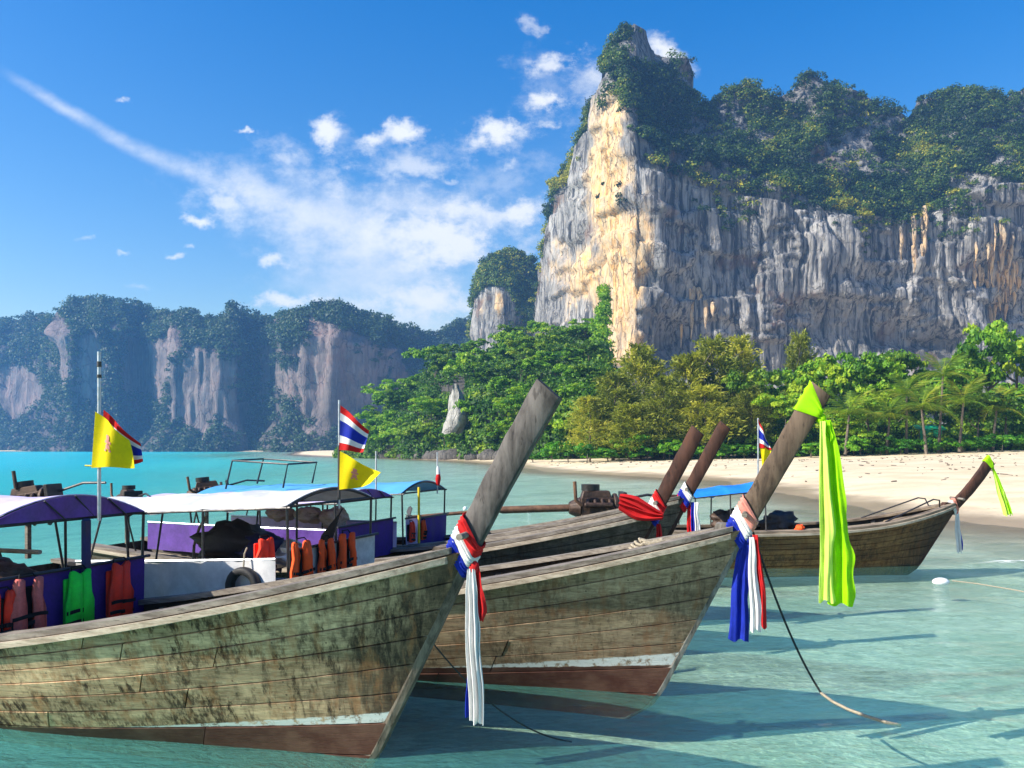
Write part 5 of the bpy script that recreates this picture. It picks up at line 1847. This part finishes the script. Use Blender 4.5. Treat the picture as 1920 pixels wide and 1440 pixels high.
# far boat
L = Local(E, E.pa + E.pd * .15, 'tricolour_ribbon', 'small red and white sash with hanging tail on the far curved prow', 'ribbon', 'ribbons tied on the prows')
wrap(L, E, .13, .07, .08, 'white', .5, .012, .03, 1)
wrap(L, E, .20, .07, .08, 'coral', .5, .012, .02, 2)
fr = E.pa + E.pd * .12 + E.pn * -.07
knot(L, fr, .05, 'red')
tail(L, fr + Vector((0, -.03, 0)), [(0, 0, .06), (.3, .02, .10), (.85, .06, .12)], 'white', 0, 1.6, .02)
tail(L, fr + Vector((.03, -.02, 0)), [(0, 0, .05), (.3, .03, .07), (.80, .10, .07)], 'blue', .02, 1.6, .015, 1)
h = E.plen - .07
L = Local(E, E.pa + E.pd * h, 'prow_scarf', 'thin yellow-green scarf blown from the far curved prow', 'ribbon', 'ribbons tied on the prows')
wrap(L, E, h, .07, .16, 'lime', .3, .012, 0, 1)
fr = E.pa + E.pd * (h - .03) + E.pn * -.07
knot(L, fr, .035, 'lime')
tail(L, fr, [(0, 0, .04), (.3, .11, .09), (.7, .25, .15), (1.0, .34, .18)], 'limelit', 0, 2, .03)
tail(L, fr, [(0, .0, .03), (.3, .14, .05), (.7, .30, .07), (.98, .39, .08)], 'lime', -.02, 1.5, .02)


# ------------------------------------------------------------------ life vests
def y_on_plane(boat, x, z, px):
    """lateral place on the plane x of a boat that lies at photograph column px"""
    lo, hi = -3.0, 3.0
    for _ in range(40):
        m = (lo + hi) / 2
        w = W(boat.root, (x, m, z))
        if 960 + F * w.x / w.y < px:
            lo = m
        else:
            hi = m
    return (lo + hi) / 2


def vest(boat, x, px, ztop, w, h, mat, label, group, strap='strap', open_=0.02, turn=0.0, seed=0, flat=False):
    rg = random.Random(seed)
    y = y_on_plane(boat, x, ztop - h / 2, px)
    t = thing('life_vest', label, 'life vest', W(boat.root, (x, y, ztop - h)), boat.root.rotation_euler.z + turn, group)
    def panel(s):
        a = open_
        pts = [(a, 0), (w * .47, .0), (w * .5, .05 * h), (w * .5, .46 * h), (w * .44, .56 * h), (w * .40, .68 * h), (w * .41, .90 * h), (w * .37, h), (w * .17, h * .99), (w * .14, .90 * h), (w * .10, .74 * h), (a + .004, .58 * h)]
        if flat:
            pts = [(-.002, 0), (w * .48, .0), (w * .5, .05 * h), (w * .5, .44 * h), (w * .43, .56 * h), (w * .37, .70 * h), (w * .36, .95 * h), (w * .30, h), (w * .20, h * .97), (w * .1, .93 * h), (-.002, .92 * h)]
        pts = [(s * p, q) for p, q in pts]
        if s < 0:
            pts = pts[::-1]
        bm = bmesh.new()
        fr_ = bm.faces.new([bm.verts.new((.028, p, q)) for p, q in pts])
        ex = bmesh.ops.extrude_face_region(bm, geom=[fr_])
        bmesh.ops.translate(bm, verts=[v for v in ex['geom'] if isinstance(v, bmesh.types.BMVert)], vec=(-.05, 0, 0))
        bmesh.ops.recalc_face_normals(bm, faces=bm.faces)
        bmesh.ops.bevel(bm, geom=list(bm.edges), offset=.010, segments=2, affect='EDGES', clamp_overlap=True)
        for v in bm.verts:
            v.co.x += .012 * math.sin(v.co.z * 23 + seed) * (1 if v.co.x > 0 else .3) + .02 * math.sin(v.co.y * 11 + seed)
        me = bpy.data.meshes.new('front_panel')
        bm.to_mesh(me)
        bm.free()
        for p in me.polygons:
            p.use_smooth = True
        me.materials.append(M[mat])
        return me
    for s in (-1, 1):
        put('front_panel', panel(s), t)
    mb = MB()
    mb.box((-.045, 0, h * .45), (.03, w * .8, h * .8))
    mb.build('back_panel', M['black'] if not flat else M[mat], t, bevel=.01)
    for q, zz in enumerate((.12, .30, .42)[:2 if flat else 3]):
        rows = [[(.036 + .012 * math.sin(zz * h * 23 + seed) + .02 * math.sin(yy * 11 + seed), yy, h * zz + .012 * math.sin(yy * 14 + seed) + k) for k in (-.016, .016)] for yy in np.linspace(-w * .51, w * .51, 9)]
        MB().sheet(rows, .006).build('strap', M[strap], t)
        MB().box((.046 + .012 * math.sin(zz * h * 23 + seed), .0, h * zz), (.014, .045, .036)).build('buckle', M['black'], t, bevel=.004)
    # shoulder tape and a loop it hangs from
    MB().tube([(.0, -w * .26, h * .98), (-.02, -w * .2, h * 1.05), (-.02, w * .2, h * 1.05), (.0, w * .26, h * .98)], .007, 6).build('hanging_loop', M['strap'], t)
    return t


GV = 'life vests hung on the front rails'
vest(A, -3.06, 6, 1.22, .26, .48, 'redvest', 'red life vest cut by the left edge, beside the faded one', GV, seed=4)
vest(A, -3.05, 52, 1.30, .31, .56, 'pinkvest', 'faded coral life vest with black straps on the purple panel', GV, open_=.03, seed=1)
vest(A, -3.05, 148, 1.30, .31, .54, 'greenvest', 'bright green life vest with black straps on the purple panel', GV, open_=.004, seed=2, flat=True)
vest(A, -3.05, 226, 1.31, .32, .55, 'redvest', 'bright red life vest right of the green one on the purple panel', GV, open_=.004, seed=3, flat=True)
vest(B, -3.55, 566, 1.44, .36, .56, 'orange', 'open orange life vest, left one of the three on the white boat', GV, open_=.04, seed=5)
vest(B, -3.53, 613, 1.42, .26, .54, 'orange', 'folded orange life vest in the middle of the three on the white boat', GV, open_=.03, seed=6)
vest(B, -3.55, 650, 1.44, .30, .54, 'orange', 'open orange life vest, right one of the three on the white boat', GV, open_=.05, seed=7)
vest(B, -4.0, 497, 1.46, .30, .36, 'redvest', 'red life vest lying on the corner of the white side sheet', GV, open_=.01, seed=8, flat=True)
vest(Db, -3.58, 772, 1.19, .20, .34, 'redvest', 'small red life vest nearest the yellow post on the far purple panel', GV, open_=.03, seed=9)
vest(Db, -3.58, 795, 1.18, .18, .34, 'orange', 'small dull orange life vest on the far purple panel by the dark post', GV, open_=.03, seed=10)

# tyre fender on the white side sheet
def x_on_side(boat, side, z, px, out):
    lo, hi = -8.0, .5
    for _ in range(40):
        m = (lo + hi) / 2
        y = side * (abs(boat.xin(m, 1, side).y) + out)
        w = W(boat.root, (m, y, z))
        if 960 + F * w.x / w.y < px:
            lo = m
        else:
            hi = m
    return (lo + hi) / 2


x = x_on_side(B, -1, .93, 456, .1)
y = -(abs(B.xin(x, 1, -1).y) + .10)
t = thing('tyre_fender', 'black tyre hung as a fender on the white side sheet', 'tyre', W(rB, (x, y, .97)), ANG)
ring = []
for k in range(36):
    a = 2 * math.pi * k / 36
    ring.append([((.165 + .042 * math.copysign(abs(math.cos(b)) ** .6, math.cos(b))) * math.cos(a), .05 * math.copysign(abs(math.sin(b)) ** .7, math.sin(b)) * (1 + .05 * (k % 2)), (.165 + .042 * math.copysign(abs(math.cos(b)) ** .6, math.cos(b))) * math.sin(a)) for b in np.linspace(0, 2 * math.pi, 12, endpoint=False)])
ring.append(ring[0])
MB().loft(ring, True).build('tyre', M['rubber'], t, True)
MB().tube([(0, .0, .16), (.0, .02, .34), (.0, .06, .40)], .009, 6).build('hanging_rope', M['rope'], t)


# ------------------------------------------------------------------ flags
def flag(t, p0, corners, mats, m, seed=0, wave=.03, emblem=None, nu=14, nv=4):
    """cloth between four corners (x, z offsets from p0: top hoist, top fly, bottom hoist, bottom fly) in stripes"""
    tl, trr, bl, br = [Vector((c[0], 0, c[1])) for c in corners]
    tot = sum(q for _, q in mats)
    v0 = 0.0
    def pt(u, v, off=0.0):
        p = (tl * (1 - u) + trr * u) * (1 - v) + (bl * (1 - u) + br * u) * v
        p = p + Vector((0, wave * math.sin(u * 7 + v * 2 + seed) * min(1, u * 2.5) + off, .02 * math.sin(u * 5 + seed) * u - .10 * u * (1 - u) * (1 if v > .5 else -1) * (trr - tl).length * .4))
        return Vector(p0) + p
    for mt, q in mats:
        v1 = v0 + q / tot
        rows = [[pt(i / nu, v0 + (v1 - v0) * j / nv, m) for j in range(nv + 1)] for i in range(nu + 1)]
        MB().sheet(rows, .003).build('flag_stripe' if len(mats) > 1 else 'flag_cloth', M[mt], t, True)
        v0 = v1
    if emblem:
        mb = MB()
        for (u, v, a, b) in emblem:
            mb.sheet([[pt(u - a, v - b, m - .005), pt(u - a, v + b, m - .005)], [pt(u, v - b * 1.3, m - .006), pt(u, v + b * 1.3, m - .006)], [pt(u + a, v - b, m - .005), pt(u + a, v + b, m - .005)]], .002)
        mb.build('emblem', M['coral'], t)


TH = [('red', 1), ('white', 1), ('blue', 2), ('white', 1), ('red', 1)]
EMB = [(.42, .36, .05, .05), (.42, .46, .09, .03), (.42, .55, .06, .04), (.36, .63, .03, .02), (.48, .63, .03, .02)]


def px_scale(p):
    return p.y / F


p = W(rA, (-3.16, .0, 1.98))
q = at(186, 925, p.y)
t = thing('flagpole', 'pale flagpole on the purple canopy with yellow flag over a striped one', 'flag', tuple(q), 0, 'flags flown over the boats')
s = px_scale(q)
MB().tube([(0, 0, -.25), (0, 0, 1.30)], .017, 8).build('pole', M['galv'], t, True)
MB().tube([(0, 0, 1.16), (0, 0, 1.21)], .021, 8).build('pole_ring', M['steel'], t, True)
MB().tube([(0, 0, 1.06), (0, 0, 1.09)], .021, 8).build('pole_ring', M['steel'], t, True)
def off(px, py, q=q):
    return ((px - 186) * s, (925 - py) * s)
flag(t, (0, .03, 0), [off(190, 768), off(258, 832), off(184, 872), off(266, 866)], TH, .012, 1.4, .02)
flag(t, (0, -.03, 0), [off(183, 772), off(244, 822), off(176, 877), off(256, 874)], [('yellow', 1)], -.012, .3, .035, EMB)
MB().tube([(-.12, -.02, .255), (.02, -.02, .25)], .008, 6).build('flag_cord', M['yellowpole'], t)

p = W(rB, (-3.68, -.1, 2.0))
q = at(636, 920, p.y)
s = px_scale(q)
t = thing('flagpole', 'pole on the white canopy with striped flag above yellow flag', 'flag', tuple(q), 0, 'flags flown over the boats')
MB().tube([(0, 0, -.2), (0, 0, 170 * s)], .013, 8).build('pole', M['galv'], t, True)
MB().tube([(0, 0, -.1), (0, 0, 85 * s)], .017, 8).build('pole_sleeve', M['steel'], t, True)
def off(px, py):
    return ((px - 636) * s, (920 - py) * s)
flag(t, (0, -.02, 0), [off(639, 760), off(692, 806), off(637, 844), off(682, 846)], TH, 0, .8, .03)
flag(t, (0, -.02, 0), [off(638, 846), off(714, 888), off(637, 918), off(696, 908)], [('yellow', 1)], 0, 2.0, .04, EMB)

p = W(rE, (-4.2, .1, 1.7))
q = at(1426, 918, p.y)
s = px_scale(q)
t = thing('flagpole', 'small limp striped and yellow flags on the blue canopy by the beach', 'flag', tuple(q), 0, 'flags flown over the boats')
MB().tube([(-.05, 0, -.3), (-.05, 0, 134 * s)], .018, 6).build('pole', M['galv'], t, True)
def off(px, py):
    return ((px - 1426) * s, (918 - py) * s)
flag(t, (0, -.02, 0), [off(1421, 785), off(1436, 822), off(1424, 840), off(1446, 842)], TH, 0, .8, .03)
flag(t, (0, -.02, 0), [off(1425, 834), off(1446, 846), off(1429, 876), off(1440, 874)], [('yellow', 1)], .01, 2.0, .03)

for boat, x, px, y0, y1, lab, furl in ((Db, -3.7, 820, 910, 848, 'thin mast with furled red and white flag on the light blue canopy', True), (Cb, -3.7, 705, 920, 846, 'thin bare white mast on the small purple canopy', False)):
    p = W(boat.root, (x, .4, 1.8))
    q = at(px, y0, p.y)
    s = px_scale(q)
    t = thing('mast', lab, 'mast', tuple(q), 0)
    MB().tube([(0, 0, -.15), (0, 0, (y0 - y1) * s)], .014, 6).build('pole', M['galv'], t, True)
    if furl:
        MB().tube([(.01, -.01, .0), (.015, -.01, .12), (.02, -.015, .20)], [.03, .05, .035], 8).build('furled_flag', M['red'], t, True)
        MB().tube([(.02, -.015, .20), (.015, -.015, .26), (.01, -.01, .34)], [.036, .035, .015], 8).build('furled_flag', M['white'], t, True)


# ------------------------------------------------------------------ ropes and floats
def sag(a, b, n=14, s=.1):
    a, b = Vector(a), Vector(b)
    return [a.lerp(b, i / n) + Vector((0, 0, -s * 4 * (i / n) * (1 - i / n))) for i in range(n + 1)]


def water_at(px, py, z=.015):
    return at(px, py, (CAMH - z) * F / (py - HZ))


pinA = W(rA, (A.stem_x(.95) - .06, .09, .95))
o = MB().tube(sag(pinA, water_at(1072, 1391, -.02), 18, .17), .007, 6).build('mooring_rope', M['darkrope'], None, True, label='thin dark mooring rope from the nearest bow into the water', cat='rope', group='mooring ropes')
pinB = W(rB, B.pa + B.pd * .34 + Vector((-.05, .2, 0)))
t = thing('mooring_rope', 'mooring rope from the brown bow, dark above and pale on the water', 'rope', tuple(water_at(1540, 1300)), 0, 'mooring ropes')
z0 = Vector(t.location)
MB().tube([p - z0 for p in sag(pinB, water_at(1540, 1300), 16, .16)], .011, 6).build('wet_length', M['darkrope'], t, True)
MB().tube([water_at(1540, 1300, .03) - z0, water_at(1562, 1316, .03) - z0, water_at(1590, 1330, .03) - z0, water_at(1625, 1343, .03) - z0, water_at(1660, 1354, .025) - z0, water_at(1688, 1360, -.01) - z0], .014, 6).build('floating_length', M['rope'], t, True)

p = water_at(1764, 1092)
t = thing('float', 'white plastic float drifting in front of the far boat', 'float', tuple(p))
MB().sphere((0, 0, .01), .15, 14, 9, (1, .7, .5)).build('float_body', M['foamwhite'], t, True)
MB().tube([(.2, 0, .03), (.5, -.25, .02), (.78, -.9, .02), (1.0, -1.9, .01), (1.12, -2.6, -.03)], .010, 5).build('float_line', M['rope'], t, True)
for px, py, lab in ((872, 956, 'tiny white float left of the raised tail shaft'), (992, 962, 'tiny white float under the raised tail shaft'), (40, 924, 'tiny white float far left beyond the canopies')):
    p = water_at(px, py)
    MB().sphere((0, 0, .05), .085, 10, 7).build('net_float', M['foamwhite'], None, True, label=lab, cat='float', group='small white floats', loc=tuple(p))

# coil of pale rope on the second boat's foredeck
t = thing('rope_coil', 'heap of pale rope on the foredeck of the second boat', 'rope', W(rB, (-.05, .0, 1.36)), ANG)
for k in range(5):
    r = .17 - .018 * k
    rows = [(r * 1.25 * math.cos(a) + .03 * math.sin(3 * a + k), r * .8 * math.sin(a) + .02 * math.cos(2 * a + k), .02 + .028 * k + .012 * math.sin(4 * a + k)) for a in np.linspace(0, 2 * math.pi, 22, endpoint=False)]
    MB().tube(rows, .016, 6, closed=True).build('coil', M['rope'], t, True)

# ------------------------------------------------------------------ gear lying in the boats
def bundle(name, label, cat, boat, p, size, mat, seed, rz=0.0):
    me = MB().sphere((0, 0, 0), 1, 30, 18).mesh(name, M[mat], True)
    v = np.empty(len(me.vertices) * 3, np.float32)
    me.vertices.foreach_get('co', v)
    v = v.reshape(-1, 3)
    d = .42 + 1.1 * fbm3(v[:, 0] * 2.1 + seed, v[:, 1] * 2.1, v[:, 2] * 2.6, seed, 4)
    v = v * d[:, None] * np.array(size)
    me.vertices.foreach_set('co', v.ravel().astype(np.float32))
    o = put(name, me, None, label, cat, None, None, tuple(W(boat.root, p)))
    o.rotation_euler = (0, 0, boat.root.rotation_euler.z + rz)
    return o


bundle('tarpaulin_bundle', 'dark crumpled tarpaulin heap under the white canopy', 'tarpaulin', B, (-5.2, .25, 1.18), (.52, .42, .34), 'darktarp', 3)
bundle('tarpaulin_bundle', 'navy blue crumpled tarpaulin beside the dark heap', 'tarpaulin', B, (-4.7, .15, 1.16), (.30, .26, .20), 'navy', 5)
bundle('sack', 'grey checked sack lying right of the navy tarpaulin', 'sack', B, (-4.35, .15, 1.14), (.26, .24, .16), 'galv', 8)
bundle('net_heap', 'dark heap of net and gear under the purple canopy', 'net', A, (-5.6, .25, .98), (.6, .5, .3), 'darktarp', 11)
bundle('net_heap', 'brown heap of rope and net beside the navy curtain', 'net', A, (-4.6, .35, 1.02), (.32, .3, .26), 'rust', 13)
bundle('net_heap', 'dark heap of nets at the left edge under the purple canopy', 'net', A, (-4.3, -.25, 1.16), (.5, .4, .26), 'darktarp', 41)
bundle('net_heap', 'low brown heap of ropes behind the faded coral vest', 'net', A, (-3.7, -.35, 1.22), (.3, .3, .16), 'rust', 43)
for k, (x, y) in enumerate(((-4.4, .25), (-4.9, .3), (-5.4, .25))):
    bundle('sack', ('round pale sack with the highest top on the third boat', 'flat pale sack in the middle of the third boat', 'small pale sack nearest the stern of the third boat')[k], 'sack', Cb, (x, y, 1.30 + .02 * k), (.24, .2, .13 + .04 * (k == 0)), 'pale', 20 + k)
t = thing('folded_umbrella', 'black folded umbrella leaning under the white canopy', 'umbrella', W(rB, (-4.1, .35, 1.15)), ANG)
MB().tube([(0, 0, 0), (.11, 0, .18), (.28, 0, .46)], [.012, .075, .012], 9).build('canopy', M['darktarp'], t, True)
MB().tube([(-.06, 0, -.1), (.33, 0, .54)], .010, 6).build('shaft', M['steel'], t)
for k, (a, b, lab) in enumerate((((-4.2, -.5, 1.52), (-7.4, -.2, 1.40), 'pale long pole slung under the purple canopy, upper one'), ((-3.9, .3, 1.38), (-6.8, .6, 1.30), 'pale long pole slung under the purple canopy, lower one'))):
    MB().tube([W(rA, a), W(rA, tuple((i + j) / 2 for i, j in zip(a, b))), W(rA, b)], .024, 7).build('boat_pole', M['pale'], None, True, label=lab, cat='pole', group='poles slung under the purple canopy')
t = thing('bent_cane', 'curved yellow cane standing beside the dark tarpaulin heap', 'cane', W(rB, (-5.75, .1, 1.1)), ANG)
MB().tube([(0, 0, -.2), (.02, 0, .1), (.10, 0, .32), (.2, 0, .46)], .018, 7).build('cane', M['rope'], t, True)
bundle('canvas_roll', 'dark gear heap with red cloth on the far boat behind the brown prow', 'gear', E, (-2.9, .1, .86), (.36, .3, .24), 'darktarp', 31)
bundle('canvas_roll', 'small dark red gear bundle left of the brown prow on the far boat', 'gear', E, (-4.1, -.1, .92), (.26, .2, .26), 'engine', 33)
bundle('orange_float', 'small orange float lying on the far boat gunwale', 'float', E, (-2.75, -.62, .80), (.09, .09, .09), 'orange', 35)

# ------------------------------------------------------------------ undergrowth that closes the wood behind the first trees
rg = np.random.default_rng(44)
cc, rr, tt = [], [], []
for k in range(2300):
    px = rg.uniform(1040, 2250)
    Y = rg.uniform(102, 122) if px > 1120 else rg.uniform(122, 134)
    x = (px - 960) / F * Y
    g = float(np.interp(Y, [100, 125], [1.4, 2.0]))
    hgt = rg.uniform(0, 1) ** 1.2 * float(np.interp(Y, [102, 122], [2.2, 8.0]))
    cc.append((x, Y, g + hgt))
    rr.append(rg.uniform(.7, 1.5))
    tt.append(np.clip(rg.normal(.35, .2), 0, 1))
put('undergrowth', leaf_cloud('undergrowth', cc, rr, tt, 46, .42, M['leaf'], 45, .8), kind='stuff', label='dense green undergrowth between the trees behind the beach')
dens = np.where((WH < 2.06) & (PXH < 1165), .30, 0)
dens = np.where((np.abs(PXH - 856) < 24) & (PYH > 720) & (PYH < 800), 0, dens)
scrub('headland_undergrowth', PH, NH, WH, PXH, PYH, dens, (1.0, 2.1), 52, .55, M['leaf'], 46, lambda rg, px, py, c: np.clip(-.45 + 1.3 * fbm3(c[:, 0] / 6, c[:, 1] / 9, c[:, 2] / 6, 61, 3) + rg.normal(0, .12, len(px)), 0, 1), 'dense green undergrowth covering the headland between its trees')

# twigs, husks and leaves left along the tide marks
rg = np.random.default_rng(77)
mb = MB()
for k in range(420):
    px = rg.uniform(1000, 2050)
    f = rg.random()
    x0 = float(np.interp(px, [1000, 1200, 1400, 1600, 1920, 2050], [112, 98, 92, 90, 88, 86]))
    Y = x0 - (abs(rg.normal(0, 5)) if f < .6 else rg.uniform(8, 45))
    x = (px - 960) / F * Y
    g = float(ground_z(x, Y))
    if g < .3:
        continue
    a = rg.uniform(0, 3.14)
    L = rg.uniform(.08, .45)
    mb.tube([(x, Y, g + .02), (x + L * math.cos(a), Y + L * math.sin(a), g + .05)], rg.uniform(.015, .05), 5)
mb.build('beach_litter', M['bark'], None, kind='stuff', label='dark twigs and husks scattered along the top of the sand')

# ------------------------------------------------------------------ the air
hm, t, out = new_mat('hazy_air')
v = t.add('ShaderNodeVolumePrincipled')
v.inputs['Color'].default_value = (.22, .50, 1.0, 1)
v.inputs['Density'].default_value = .00029
v.inputs['Anisotropy'].default_value = .25
t.l.new(v.outputs[0], out.inputs['Volume'])
zmin = float(ZZ.min()) - 1.0
MB().box((0, 485, (zmin + 235) / 2), (1800, 1090, 235 - zmin)).build('haze', hm, None, kind='stuff', label='thin blue sea haze in the air of the bay')
